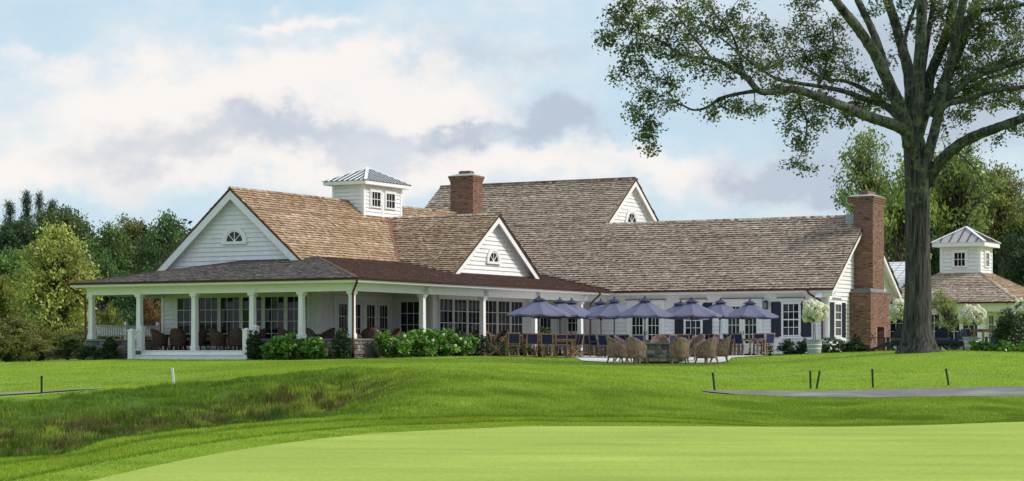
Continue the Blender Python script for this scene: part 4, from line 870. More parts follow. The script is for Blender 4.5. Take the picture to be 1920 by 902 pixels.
def make_pavilion():
    S = 8.1; cor = at(1912, 565, 108); cor.z = 0; ctr = cor - UX * (S / 2) + VX * (S / 2); gz0 = EYE - .25
    o = thing('pavilion', 'small white pavilion with hipped shake roof and windowed cupola behind the oak', 'pavilion', (ctr.x, ctr.y, gz0), RZ)
    k = S / 2; E = 2.53 + .25; c, n = slope_vec(1, .557); D = k - 1.075; lp = D * math.sqrt(1 + .557 ** 2)
    for nm, O, e, s in (('f', (0, -k, E), (1, 0, 0), (0, c, n)), ('r', (k, 0, E), (0, 1, 0), (-c, 0, n)), ('b', (0, k, E), (-1, 0, 0), (0, -c, n)), ('l', (-k, 0, E), (0, -1, 0), (c, 0, n))):
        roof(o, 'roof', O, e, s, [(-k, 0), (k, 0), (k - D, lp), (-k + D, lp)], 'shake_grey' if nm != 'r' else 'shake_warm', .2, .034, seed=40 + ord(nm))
    for sx, sy in ((1, -1), (-1, -1), (1, 1)):
        ridge_caps(o, (sx * k, sy * k, E + .03), (sx * (k - D), sy * (k - D), E + .557 * D + .03), (sx * c, 0, -n), (0, sy * c, -n), 'shake_grey', .22, .2, name='hip_caps')
    gutter(o, (-k, -k - .08, E), (k + .1, -k - .08, E)); gutter(o, (k + .08, -k - .1, E), (k + .08, k, E))
    mb = MB(); mb.box(-k + .1, k - .1, -k + .1, k - .1, E - .16, E - .02); mb.build('soffit', 'trim', o)
    mb = MB(); mb.box(-k + .35, k - .35, -k + .35, k - .35, E - .5, E - .16); mb.build('beam', 'trim', o)
    mb = MB(); mb.box(-k + .6, k - 2.2, -k + .6, k - .6, -.2, E - .4); mb.build('wall', 'white', o)
    f = Fr((0, -k + .6, 0), (1, 0, 0), (0, 0, 1)); boards(o, f, -k + .6, k - 2.2, 0, E - .5)
    r_ = Fr((k - 2.2, 0, 0), (0, 1, 0), (0, 0, 1)); boards(o, r_, -k + .6, k - .6, 0, E - .5)
    for i in range(3): window(o, f, -1.3 + i * 1.08, .3, 1.0, 1.9, 3, 4, fw=.06, cas=.04)
    window(o, f, -3.2, .3, .9, 1.9, 2, 4, fw=.06, cas=.04)
    for i in range(3): window(o, r_, -2.6 + i * 1.9, .1, 1.2, 2.1, 3, 4, 'french_door', fw=.12, mframe='door_white')
    for x, y in ((k - .6, -k + .6), (k - .6, 0), (k - .6, k - .6), (k - 2.2, -k + .6)):
        mb = MB(); mb.box(x - .16, x + .16, y - .16, y + .16, 0, E - .5); mb.box(x - .2, x + .2, y - .2, y + .2, 0, .2); mb.box(x - .2, x + .2, y - .2, y + .2, E - .62, E - .502); mb.build('column', 'trim', o)
    mb = MB(); q = 1.075; z0, z1 = E + .557 * D - .3, E + .557 * D + 1.4; mb.box(-q, q, -q, q, z0, z1); cp = mb.build('cupola', 'white', o)
    cf, cr = Fr((0, -q, 0), (1, 0, 0), (0, 0, 1)), Fr((q, 0, 0), (0, 1, 0), (0, 0, 1))
    for fr in (cf, cr):
        boards(cp, fr, -q, q, z0, z1, .2); window(o, fr, -.36, z1 - 1.12, .72, .84, 3, 2, fw=.07, joined=True, cas=.07)
        for a in (-q - .03, q - .13): mb = MB(); mb.fbox(fr, a, a + .16, z0, z1, 0, .055); mb.build('corner_board', 'trim', cp)
    e = q + .36; mb = MB(); mb.box(-e, e, -e, e, z1 - .02, z1 + .2); mb.build('cornice', 'trim', cp)
    cupola_roof(cp, (-e, e, -e, e), z1 + .2, z1 + 1.08, .46, 'metal_pale', 'copper')
make_pavilion()
# ------------------------------------------------------------------ furniture
def leaves_in(name, n, ell, size, m, parent, seed, clumps=0, kind='stuff', shell=.55, up=.35, cr=.25, aspect=.55):
    """leaf mass: ellipsoids (cx, cy, cz, rx, ry, rz) filled with clumps of leaves"""
    g = np.random.default_rng(seed); vol = np.array([e[3] * e[4] * e[5] for e in ell]) ** .7; vol /= vol.sum(); C = []
    k = clumps or max(6, n // 26); which = g.choice(len(ell), k, p=vol); E = np.array(ell)[which]
    d = g.normal(size=(k, 3)); d /= np.linalg.norm(d, axis=1)[:, None]; r = (shell + (1 - shell) * g.uniform(0, 1, k))[:, None] * g.uniform(.82, 1.1, (k, 1))
    cc = E[:, :3] + d * r * E[:, 3:]; per = max(1, n // k); rad = cr * E[:, 3:].mean(1)
    P = np.repeat(cc, per, 0) + g.normal(size=(k * per, 3)) * .55 * np.repeat(rad, per)[:, None] * [1, 1, .7]
    tone = np.clip(np.repeat(g.normal(.5, .2, k), per) + g.normal(0, .13, k * per), 0, 1)
    me = leaf_mesh(name, P, g.uniform(.7, 1.3, len(P)) * size, tone, up, aspect, seed + 1); me.materials.append(M[m]); return link(name, me, parent, kind)

def make_armchair(fold=False):
    w = 'teak' if fold else 'teak_old'
    t = thing('folding_chair' if fold else 'teak_armchair', '-', 'chair')
    mb = MB()                                   # faces +y (the sitter looks along +y), back at -y
    mb.box(-.24, .24, -.22, .24, .42, .445); mb.build('seat', w, t)
    f = Fr((0, -.22, .44), (1, 0, 0), (0, -.22, 1)); mb = MB(); mb.fbox(f, -.21, .21, .08, .50, -.006, .006); mb.build('backrest', 'navy', t)
    for s in (-1, 1):
        mb = MB(); mb.bar((s * .235, -.2, .36), (s * .235, -.33, .98), .045, .03); mb.build('back_post', w, t)
    mb = MB(); mb.fbox(f, -.235, .235, .50, .545, -.014, .014); mb.fbox(f, -.235, .235, .06, .09, -.012, .012); mb.build('back_rail', w, t)
    if fold:
        for s in (-1, 1):
            mb = MB(); mb.bar((s * .235, -.20, .42), (s * .235, .27, 0), .045, .03); mb.build('leg', w, t)
            mb = MB(); mb.bar((s * .2, .22, .43), (s * .2, -.3, 0), .045, .03); mb.build('leg', w, t)
        mb = MB(); mb.bar((-.235, .24, .03), (.235, .24, .03), .04, .025); mb.build('stretcher', w, t); mb = MB(); mb.bar((-.2, -.27, .03), (.2, -.27, .03), .04, .025); mb.build('stretcher', w, t)
    else:
        for s in (-1, 1):
            for y0, y1, z in ((.22, .24, .64), (-.2, -.24, .44)):
                mb = MB(); mb.bar((s * .25, y1, 0), (s * .25, y0, z), .05, .045); mb.build('leg', w, t)
            mb = MB(); mb.box(s * .25 - .035, s * .25 + .035, -.28, .27, .64, .665); mb.build('armrest', w, t)
        mb = MB(); mb.bar((-.25, .0, .2), (.25, .0, .2), .03, .03)
        for s in (-1, 1): mb.bar((s * .25, -.22, .2), (s * .25, .22, .2), .03, .03); mb.bar((s * .25, -.22, .40), (s * .25, .22, .40), .05, .025)
        mb.build('stretcher', w, t)
    return t
def make_wicker(mt):
    t = thing('wicker_chair', '-', 'chair'); mb = MB(); n = 26; V = []; rows = 6
    g = random.Random(4)
    def sh(th, k, inner):                     # barrel back: th from -pi*.78 to pi*.78 round the back (-y)
        a = abs(th); top = .66 + .34 * (.5 + .5 * math.cos(min(a / (math.pi * .62), 1) * math.pi)) ** .8
        if a > math.pi * .62: top = .66 - .05 * (a - math.pi * .62)
        z = .20 + (top - .20) * k; rr = (.345 + .03 * k - (.05 if inner else 0)); fl = .10 * k * k * max(0, math.cos(th))
        return Vector((math.sin(th) * rr, -math.cos(th) * (rr + fl) + .02, z))
    for inner in (False, True):
        for i in range(n + 1):
            th = (-1 + 2 * i / n) * math.pi * .80
            for k in range(rows): V.append(sh(th, k / (rows - 1), inner))
    off = (n + 1) * rows; fs = []
    for i in range(n):
        for k in range(rows - 1):
            a = i * rows + k; fs.append((a, a + rows, a + rows + 1, a + 1)); b = a + off; fs.append((b, b + 1, b + rows + 1, b + rows))
        a = i * rows + rows - 1; fs.append((a, a + rows, a + rows + off, a + off)); a = i * rows; fs.append((a, a + off, a + rows + off, a + rows))
    for i in (0, n):
        for k in range(rows - 1): a = i * rows + k; fs.append((a, a + 1, a + 1 + off, a + off) if i == 0 else (a, a + off, a + 1 + off, a + 1))
    mb.add(V, fs); mb.t = [g.random() for _ in mb.t]; mb.smooth = True; mb.build('back', mt, t)
    mb = MB(); mb.smooth = False; mb.lathe([(.28, .2), (.30, .22), (.30, .42), (.28, .45)], 18); mb.box(-.24, .24, .1, .29, .2, .43); mb.build('seat', mt, t)
    for x, y in ((-.2, .24), (.2, .24), (-.22, -.22), (.22, -.22)):
        mb = MB(); mb.tube([(x * 1.2, y * 1.15, .24), (x * 1.25, y * 1.2, .12), (x * 1.45, y * 1.42, 0)], [.04, .032, .026], 7); mb.build('leg', mt, t)
    return t
def make_adirondack():
    t = thing('adirondack_chair', '-', 'chair'); f = Fr((0, -.18, .24), (1, 0, 0), (0, -.42, 1)); n = 7
    for i in range(n):
        x = (i - 3) * .078; hh = .82 - .018 * (i - 3) ** 2; mb = MB(); mb.prism(f, [(x * .86 - .033, 0), (x * .86 + .033, 0), (x * 1.12 + .037, hh), (x * 1.12, hh + .02), (x * 1.12 - .037, hh)], -.01, .012); mb.build('back_slat', 'navy_wood', t)
    for i in range(6):
        y = -.16 + i * .1; z = .26 + i * .022; mb = MB(); mb.box(-.28, .28, y, y + .085, z, z + .02); mb.build('seat_slat', 'navy_wood', t)
    for s in (-1, 1):
        mb = MB(); mb.box(s * .36 - .07, s * .36 + .07, -.42, .38, .56, .585); mb.build('armrest', 'navy_wood', t)
        mb = MB(); mb.box(s * .31 - .015, s * .31 + .015, .22, .34, 0, .56); mb.build('leg', 'navy_wood', t)
        mb = MB(); mb.bar((s * .28, .34, .34), (s * .28, -.55, .02), .03, .12); mb.build('leg', 'navy_wood', t)
    mb = MB(); mb.box(-.36, .36, -.42, -.38, .45, .56); mb.fbox(f, -.27, .27, .42, .48, -.035, -.01); mb.build('back_rail', 'navy_wood', t)
    return t
def make_table(w, l, h, mt, pedestal=False, name='teak_table'):
    t = thing(name, '-', 'table'); n = max(3, int(w / .14)); 
    for i in range(n):
        a = -w / 2 + w * i / n; mb = MB(); mb.box(a + .004, a + w / n - .004, -l / 2, l / 2, h - .035, h); mb.build('top_slat', mt, t)
    mb = MB()
    for y in (-l / 2 + .08, l / 2 - .08): mb.box(-w / 2 + .06, w / 2 - .06, y - .02, y + .02, h - .12, h - .036)
    for x in (-w / 2 + .08, w / 2 - .08): mb.box(x - .02, x + .02, -l / 2 + .1, l / 2 - .1, h - .12, h - .036)
    mb.build('apron', mt, t)
    for x in (-w / 2 + .09, w / 2 - .09):
        for y in (-l / 2 + .09, l / 2 - .09): mb = MB(); mb.box(x - .04, x + .04, y - .04, y + .04, 0, h - .037); mb.build('leg', mt, t)
    return t
def make_umbrella():
    t = thing('patio_umbrella', '-', 'umbrella'); r, z0, z1 = 1.33, 1.86, 2.56; n = 8
    P = lambda a, rr, z: Vector((math.cos(a) * rr, math.sin(a) * rr, z))
    for i in range(n):                        # one cloth panel per bay, sagging a little between the ribs
        a0, a1 = 2 * math.pi * (i + .5) / n, 2 * math.pi * (i + 1.5) / n; mb = MB(); k = 5; q = 4; vs = []
        for j in range(k + 1):
            f = .13 + .87 * j / k
            for s in range(q + 1):
                u = s / q; p = P(a0, r * f, 0).lerp(P(a1, r * f, 0), u); z = z1 - (z1 - z0) * f - .03 * math.sin(math.pi * f) - .05 * math.sin(math.pi * u) * f; p.z = z + .0; vs.append(p)
        fs = [(j * (q + 1) + s, j * (q + 1) + s + 1, (j + 1) * (q + 1) + s + 1, (j + 1) * (q + 1) + s) for j in range(k) for s in range(q)]
        mb.add(vs, fs); e = k * (q + 1)
        mb.add([vs[e + s] for s in range(q + 1)] + [vs[e + s] - Vector((0, 0, .07)) for s in range(q + 1)], [(s, s + 1, q + 2 + s, q + 1 + s) for s in range(q)])
        mb.smooth = True; mb.build('canopy_panel', 'umbrella', t)
    mb = MB(); mb.lathe([(.34, z1 - .10), (.30, z1 - .075), (.09, z1 + .03), (.03, z1 + .05)], 8); mb.build('vent_cap', 'umbrella_cap', t)
    mb = MB(); mb.lathe([(.03, z1 + .05), (.045, z1 + .08), (.03, z1 + .12), (.008, z1 + .15)], 8); mb.build('finial', 'pole', t)
    mb = MB(); mb.tube([(0, 0, .02), (0, 0, z1)], .024, 8); mb.build('pole', 'pole', t)
    for i in range(n):
        a = 2 * math.pi * (i + .5) / n; mb = MB(); mb.bar(P(a, .05, z1 - .10), P(a, r * .985, z0 - .06), .022, .03); mb.bar(P(a, .04, 1.72), P(a, r * .5, (z1 + z0) / 2 - .03), .016, .016); mb.build('rib', 'teak', t)
    mb = MB(); mb.lathe([(.06, 1.68), (.06, 1.76)], 8); mb.build('hub', 'pole', t)
    mb = MB(); mb.lathe([(.26, 0), (.26, .06), (.06, .1), (.05, .3)], 12); mb.build('base', 'iron', t)
    return t
ORD = ['first', 'second', 'third', 'fourth', 'fifth', 'sixth', 'seventh', 'eighth', 'ninth', 'tenth', 'eleventh', 'twelfth']
UMB = [(1010, 88.8), (1050, 92.4), (1070, 94.2), (1127.5, 95.6), (1152, 91.4), (1209.5, 89.8), (1273, 97.5), (1298, 91.6), (1348.5, 93.8), (1406, 93.2)]
P_umb, P_arm, P_fold, P_wick, P_wickd, P_adi, P_tab = make_umbrella(), make_armchair(), make_armchair(True), make_wicker('wicker'), make_wicker('wicker_dark'), make_adirondack(), make_table(1.05, 1.05, .74, 'teak_old')
P_umb['group'] = 'blue grey patio umbrellas over the dining tables'; P_arm['group'] = 'teak armchairs with navy slings round the dining tables'; P_fold['group'] = 'folding teak chairs round the long table'
P_wick['group'] = 'tan wicker chairs round the fire pit'; P_wickd['group'] = 'dark wicker chairs on the porch'; P_adi['group'] = 'navy slatted lawn chairs by the oak'; P_tab['group'] = 'square teak tables on the patio'
u_umb, u_arm, u_fold, u_wick, u_wickd, u_adi, u_tab = [], [], [], [], [], [], []
rnd = random.Random(11)
for i, (px, Y) in enumerate(UMB):
    p = on(px, Y); zz = p.z + .05; rz = RZ + rnd.uniform(-.12, .12) + (.0 if i else .2)
    top = EYE + (HY - [553, 557, 558.5, 559.6, 556, 555, 562, 557, 558.5, 560][i]) / F * Y
    place(P_umb, u_umb, (p.x, p.y, zz), rz + rnd.uniform(-.3, .3), f'blue grey market umbrella, {ORD[i]} from the left over the patio dining tables'); u_umb[-1].scale = (rnd.uniform(.96, 1.04), rnd.uniform(.96, 1.04), (top - zz) / 2.70); u_umb[-1].rotation_euler[0] = rnd.uniform(-.02, .02); u_umb[-1].rotation_euler[1] = rnd.uniform(-.03, .03)
    if i == 0: continue
    if i == 2: continue
    place(P_tab, u_tab, (p.x, p.y, zz), RZ + .02 * i, f'square weathered teak table under the {ORD[i]} umbrella from the left')
    for k, (nm, dx, dy) in enumerate((('near', 0, -1), ('far', 0, 1), ('left', -1, 0), ('right', 1, 0))):
        d = .76 + rnd.uniform(-.06, .28); a = RZ + rnd.uniform(-.5, .5); sd_ = rnd.uniform(-.16, .16); q = p + UX * (dx * d + dy * sd_) + VX * (dy * d + dx * sd_)
        place(P_arm, u_arm, (q.x, q.y, gz(q.x, q.y) + .05), a + {'near': 0, 'far': math.pi, 'left': -math.pi / 2, 'right': math.pi / 2}[nm], f'teak armchair with navy sling on the {nm} side of the table under the {ORD[i]} umbrella')
# long table on the left with folding chairs
lt = make_table(3.0, 1.0, .74, 'teak'); p = on(1012, 88.8); lt.name = 'long_table'; lt.location = (p.x, p.y, p.z + .05); lt.rotation_euler[2] = .06; lt['label'] = 'long teak dining table at the left end of the patio, below the leftmost umbrella'
ca = Vector((math.cos(.06), math.sin(.06), 0)); cb = Vector((-ca.y, ca.x, 0))
for s, nm in ((-1, 'near'), (1, 'far')):
    for k, a in enumerate((-1.12, -.38, .32) if s < 0 else (-1.05, -.35, .35, 1.05)):
        q = p + ca * (a - .05) + cb * s * (.86 if s < 0 else .8); place(P_fold, u_fold, (q.x, q.y, gz(q.x, q.y) + .05), .06 + (0 if s < 0 else math.pi) + rnd.uniform(-.15, .15), f'folding navy teak chair, {ORD[k]} from left, on the {nm} side of the long table')
for s, nm, tw in ((-1, 'left', -math.pi / 2 + .25), (1, 'right', math.pi / 2 + .3)):
    q = p + ca * s * (1.88 if s < 0 else 1.42) + cb * (-.35 if s < 0 else -.75); place(P_fold, u_fold, (q.x, q.y, gz(q.x, q.y) + .05), tw, f'folding teak chair with crossed legs at the {nm} end of the long table')
# centrepiece plant on the long table
q = on(1017, 88.8); zz = p.z + .05 + .74
pl = thing('table_plant', 'leafy pink and green plant in a small pot on the long teak table', 'plant', (q.x, q.y, zz)); mb = MB(); mb.lathe([(.07, 0), (.1, .16), (.11, .18)], 12); mb.build('pot', 'pot', pl)
leaves_in('leaves', 260, [(0, 0, .34, .26, .26, .2)], .09, 'hydrangea_leaf', pl, 91); leaves_in('flowers', 60, [(0, 0, .38, .26, .26, .2)], .06, 'petal', pl, 92)
# sideboard of menus etc. against the wing
# fire pit and the wicker chairs round it
fp = on(1235, 79.4); FZ = fp.z + .05
fpt = thing('fire_pit', 'square grey stone fire pit in the ring of tan wicker chairs on the patio', 'fire pit', (fp.x, fp.y, FZ), .05)
mb = MB(); mb.box(-.82, .82, -.82, .82, 0, .66); mb.build('core', 'mortar', fpt)
for k, fr in enumerate((Fr((-.82, -.82, 0), (1, 0, 0), (0, 0, 1)), Fr((.82, -.82, 0), (0, 1, 0), (0, 0, 1)), Fr((-.82, .82, 0), (0, -1, 0), (0, 0, 1)))): stones(fpt, fr, 1.64, .66, 50 + k, .06, .22, .14)
for x0, x1, y0, y1 in ((-.95, .95, -.95, -.5), (-.95, .95, .5, .95), (-.95, -.5, -.5, .5), (.5, .95, -.5, .5)):
    mb = MB(); mb.box(x0 + .004, x1 - .004, y0 + .004, y1 - .004, .662, .72); mb.build('cap_stone', 'slate_cap', fpt)
mb = MB(); [mb.box(-.42 + .09 * i, -.36 + .09 * i, -.45, .45, .67, .70) for i in range(10)]; mb.build('burner', 'iron', fpt)
for k, (px, Y, face, lab) in enumerate(((1158, 77.6, -math.pi / 2 + .35, 'leftmost of the fire pit ring'), (1193, 76.6, -.55, 'at the near left of the fire pit'), (1274, 76.4, .05, 'nearest, before the fire pit'),
        (1325, 76.8, .75, 'at the near right of the fire pit'), (1349, 78.4, 1.5, 'at the right end of the fire pit ring'), (1172, 80.6, -1.9, 'behind the left end of the fire pit ring'), (1238, 82.2, math.pi, 'directly behind the fire pit'), (1303, 81.6, 2.3, 'at the far right behind the fire pit'))):
    q = on(px, Y); place(P_wick, u_wick, (q.x, q.y, q.z + .05), face, 'tan wicker tub chair ' + lab)
# porch: dark wicker chairs and tables (deck at local z 0)
PT = [((-11.0, 2.3), 'at the left end of the porch'), ((-7.7, 2.3), 'on the porch opposite the steps'), ((-3.9, 2.2), 'behind the evergreen cone at the porch corner'), ((-1.6, 4.0), 'just inside the porch corner by the French doors'), ((-1.5, 8.0), 'on the side porch by the tall bright shrubs'), ((-1.3, 13.2), 'on the side porch behind the round evergreens')]
P_pt = make_table(1.0, 1.0, .72, 'table_dark', name='porch_table'); P_pt['group'] = 'dark square tables on the porch'; u_pt = []
for k, ((u, v), lab) in enumerate(PT):
    lab2 = ['at the porch left end', 'opposite the steps', 'behind the corner evergreen', 'by the French doors', 'behind the hydrangeas', 'behind the evergreen balls'][k]
    w = hw(u, v, .0); place(P_pt, u_pt, w, RZ, 'dark square wooden table ' + lab)
    for nm, dx, dy, a in (('near left', -.5, -.72, -.5), ('near right', .55, -.70, .5), ('far left', -.6, .72, math.pi + .5), ('far right', .6, .72, math.pi - .5)):
        q = hw(u + dx, v + dy, .0); place(P_wickd, u_wickd, q, RZ + a + rnd.uniform(-.25, .25), f'dark wicker chair at the {nm} of the table {lab2}')

# navy lawn chairs by the oak, low table between them
for k, (px, Y, a, lab) in enumerate(((1652, 84.5, -1.75, 'seen from its side by the brick hearth'), (1677, 86, .35, 'with its back to the lawn just left of the oak trunk'), (1757, 86.5, .3, 'half hidden by the right edge of the oak trunk'), (1768, 88, -.15, 'with a fanned back just right of the oak trunk'), (1800, 89.5, 2.6, 'facing the lawn behind the round evergreen ball'), (1853, 84, 1.9, 'leaning back right of the large blossom pot'))):
    q = on(px, Y); place(P_adi, u_adi, q, a, 'navy slatted lawn chair ' + lab)
P_low = make_table(1.5, .7, .42, 'navy_wood', name='low_table'); q = on(1783, 85.5); P_low.location = q; P_low.rotation_euler[2] = .1; P_low['label'] = 'low dark navy slatted table right of the oak trunk'
q = on(1853, 87); pt = make_table(1.0, 1.0, .95, 'teak', name='bar_table'); pt.location = q; pt.rotation_euler[2] = .2; pt['label'] = 'tall teak table in front of the small pavilion doors'
for px, Y, a, lab in ((1829, 86.8, -1.4, 'left of the tall teak table by the pavilion'), (1866, 87.6, 1.7, 'right of the tall teak table by the pavilion')):
    q = on(px, Y); place(P_fold, u_fold, q, a, 'folding teak chair with navy back ' + lab); u_fold[-1]['group'] = 'folding chairs by the pavilion'

# ------------------------------------------------------------------ rope line and stakes
POSTS = [(78, 738, 78, 705, 'dark green rope stake alone on the left by the grey path'), (1340, 733, 1336.5, 699, 'dark green rope stake leaning left, leftmost on the right-hand lawn'), (1520, 729, 1519, 695, 'dark green rope stake upright, left of the tight pair'), (1531, 729.5, 1537, 696, 'dark green rope stake leaning right, right of the tight pair'),
         (1637, 727.5, 1635.5, 692, 'dark green rope stake between the tight pair and the one under the oak'), (1779, 722.5, 1773.5, 691, 'dark green rope stake below the oak trunk')]
TOPS = []
for bx, by, tx, ty, lab in POSTS:
    b = gh(bx, by, 56.5, 75); L_ = (by - ty) / F * b.y; t = b + Vector(((tx - bx) / F * b.y, 0, L_)); mb = MB(); mb.tube([b - Vector((0, 0, .1)) - (t - b) * .05, b, t], [.03, .03, .03], 8); c = MB(); d_ = (t - b).normalized(); c.tube([t - d_ * .06, t - d_ * .03, t], [.033, .036, .028], 8)
    o = mb.build('rope_stake', 'post_green'); tag(o, lab, 'stake', 'rope stakes along the cart path'); cc = c.build('cap', 'pole', o); TOPS.append(t - d_ * .05)
b = gh(327, 723, 56, 75); t = b + Vector((-4 / F * b.y, 0, 32 / F * b.y)); mb = MB(); mb.bar(b - Vector((0, 0, .1)), t, .085, .06); o = mb.build('white_stake', 'stake_white'); tag(o, 'white wooden marker stake leaning left on the left-hand lawn', 'stake'); mb = MB(); d_ = (t - b).normalized(); mb.bar(t, t + d_ * .012, .085, .06); mb.build('top', 'stake_white', o)
def rope(p, q, sag, lab):
    pts = []
    for i in range(17):
        f = i / 16; c = p.lerp(q, f); c.z -= sag * 4 * f * (1 - f); c.z = max(c.z, gz(c.x, c.y) + .03); pts.append(c)
    mb = MB(); mb.tube(pts, .0065, 5); o = mb.build('rope', 'rope'); tag(o, lab, 'rope', 'ropes between the stakes')
rope(gh(1225, 718, 59, 75), TOPS[1], .02, 'thin pale rope rising from the grass to the leftmost stake on the right'); rope(TOPS[1], TOPS[2], .10, 'thin pale rope from the leftmost right-hand stake to the tight pair')
rope(TOPS[3], TOPS[4], .11, 'thin pale rope sagging just right of the tight pair of stakes'); rope(TOPS[4], TOPS[5], .33, 'thin pale rope sagging deepest, left of the oak stake')
e = at(1990, 697, TOPS[5].y); rope(TOPS[5], e, .15, 'thin pale rope from the oak stake out past the right edge'); e = at(-90, 716, TOPS[0].y); rope(e, TOPS[0], .02, 'thin pale rope from the left edge to the lone left stake'); rope(TOPS[0], at(300, 706, TOPS[0].y + 2), .10, 'thin pale rope from the lone left stake towards the white stake'); rope(at(300, 706, TOPS[0].y + 2), gh(436, 712, 60.5, 75), .03, 'thin pale rope running down to the grass right of the white stake')

# ------------------------------------------------------------------ shrubs
def shrub(name, px, py, Y, w, hgt, m, lab, cat='shrub', n=900, size=.07, seed=0, shape='ball', group=None, flowers=0, dz=0, stem=True, fsize=.07):
    p = on(px, Y) if py is None else at(px, py, Y); p.z = min(p.z, gz(p.x, p.y)) if py is None else gz(p.x, p.y); p.z += dz
    o = thing(name, lab, cat, p, 0, group); r = w / 2; g = random.Random(seed)
    if shape == 'cone': ell = [(0, 0, hgt * .28, r, r, hgt * .3), (0, 0, hgt * .55, r * .9, r * .9, hgt * .3), (0, 0, hgt * .78, r * .62, r * .62, hgt * .24)]
    elif shape == 'ball': ell = [(0, 0, hgt * .5, r, r, hgt * .52), (0, 0, hgt * .3, r * .95, r * .95, hgt * .3)]
    else: ell = [(g.uniform(-.6, .6) * r, g.uniform(-.5, .5) * r, hgt * g.uniform(.3, .72), r * g.uniform(.35, .55), r * g.uniform(.4, .6), hgt * g.uniform(.22, .36)) for _ in range(8)] + [(0, 0, hgt * .3, r * .9, r * .7, hgt * .32)]
    leaves_in('foliage', n, ell, size, m, o, seed + 100, shell=.72 if shape != 'loose' else .5, cr=.16 if shape != 'loose' else .35)
    mb = MB()
    for k in range(5): a = k * 1.26; mb.tube([(0, 0, -.05), (math.cos(a) * r * .25, math.sin(a) * r * .25, hgt * .3), (math.cos(a) * r * .5, math.sin(a) * r * .5, hgt * .62)], [.03, .02, .01], 5)
    mb.build('stems', 'bark_plain', o)
    for k in range(flowers):
        e = ell[k % 8]; mb = MB(); a = g.uniform(3.6, 5.9); c_ = (e[0] + math.cos(a) * e[3] * .9, e[1] + math.sin(a) * e[4] * .9, e[2] + e[5] * g.uniform(.2, .9)); blossom(mb, c_, fsize, g); mb.build('flower_head', 'petal', o)
    return o
def blossom(mb, c, r, g, cone=1.0):
    """knobbly flower head of many florets"""
    c = Vector(c)
    for i in range(26):
        zz = 1 - 2 * (i + .5) / 26; a = i * 2.4; rr = math.sqrt(1 - zz * zz); d = Vector((rr * math.cos(a), rr * math.sin(a), zz * cone)); p = c + d * r * g.uniform(.8, 1.08); t = d.orthogonal().normalized(); b_ = d.cross(t); s = r * .42
        mb.add([p - t * s, p - b_ * s, p + t * s, p + b_ * s], [(0, 1, 2, 3)], min(1, max(0, .55 + .3 * zz + g.uniform(-.25, .25))))
def HU(u, v): w = hw(u, v); return to_px(w.x, w.y), w.y
def hshrub(name, u, v, *a, **k):
    w = hw(u, v); return shrub(name, float(to_px(w.x, w.y)), None, w.y, *a, **k)
hshrub('evergreen_cone', -12.45, -.75, .72, 1.0, 'box_leaf', 'dark clipped evergreen column left of the porch steps', n=6500, size=.075, seed=1, shape='cone')
hshrub('evergreen_cone', -4.35, -.95, .78, 1.28, 'box_leaf', 'dark clipped evergreen column right of the porch steps', n=7000, size=.075, seed=2, shape='cone')
hshrub('evergreen_cone', .12, -.95, .88, 1.25, 'box_leaf', 'dark clipped evergreen column at the porch corner downspout', n=7000, size=.075, seed=3, shape='cone')
hshrub('dark_shrub', -13.8, -.9, 1.1, .8, 'box_leaf', 'loose dark shrub at the left foot of the porch wall', n=1200, size=.08, seed=4, shape='loose')
hshrub('dark_shrub', -13.1, -1.0, .9, .75, 'box_leaf', 'low dark shrub with bronze tips beside the left evergreen column', n=1000, size=.08, seed=5, shape='loose')
for k, (u, w_, h_, fl, lab) in enumerate(((-3.35, 1.45, 1.15, 0, 'bright green hydrangea bush beside the evergreen column right of the steps'), (-2.35, 1.35, 1.1, 1, 'bright green hydrangea bush in the middle of the front porch bed'), (-1.15, 1.25, 1.15, 1, 'bright green hydrangea bush with one low bloom before the corner column'))):
    hshrub('hydrangea_bush', u, -.95, w_, h_, 'hydrangea_leaf', lab, n=2600, size=.14, seed=10 + k, shape='loose', flowers=fl, group='hydrangea bushes along the front of the porch')
for k, (v, du, w_, h_, fl, lab) in enumerate(((1.5, 1.1, 1.75, 1.2, 1, 'large bright hydrangea bush right of the porch corner'), (3.6, 1.15, 1.8, 1.3, 3, 'hydrangea bush with white blooms in the middle of the side porch bed'), (5.2, 1.1, 1.6, 1.25, 2, 'hydrangea bush with blooms beside the first side column'), (6.9, 1.3, 1.5, 1.05, 4, 'low hydrangea bush with white blooms before the evergreen balls'))):
    hshrub('hydrangea_bush', du, v, w_, h_, 'hydrangea_leaf', lab, n=3200, size=.14, seed=20 + k, shape='loose', flowers=fl, group='hydrangea bushes along the side of the porch')
for k, (u, v, w_, h_, sh, lab) in enumerate(((.9, 7.4, .75, 1.15, 'cone', 'dark clipped evergreen dome behind the last hydrangea bush'), (1.1, 8.9, .95, 1.0, 'cone', 'dark clipped evergreen dome in the middle of the side bed'), (1.6, 9.8, 1.25, .72, 'ball', 'round dark evergreen ball nearest the lawn on the side bed'), (.95, 11.9, .85, 1.0, 'cone', 'dark evergreen dome right of the second side column'), (1.3, 12.7, .85, .72, 'ball', 'small evergreen ball beside the folding chairs'))):
    hshrub('boxwood', u, v, w_, h_, 'box_leaf', lab, n=4200, size=.065, seed=30 + k, shape=sh)
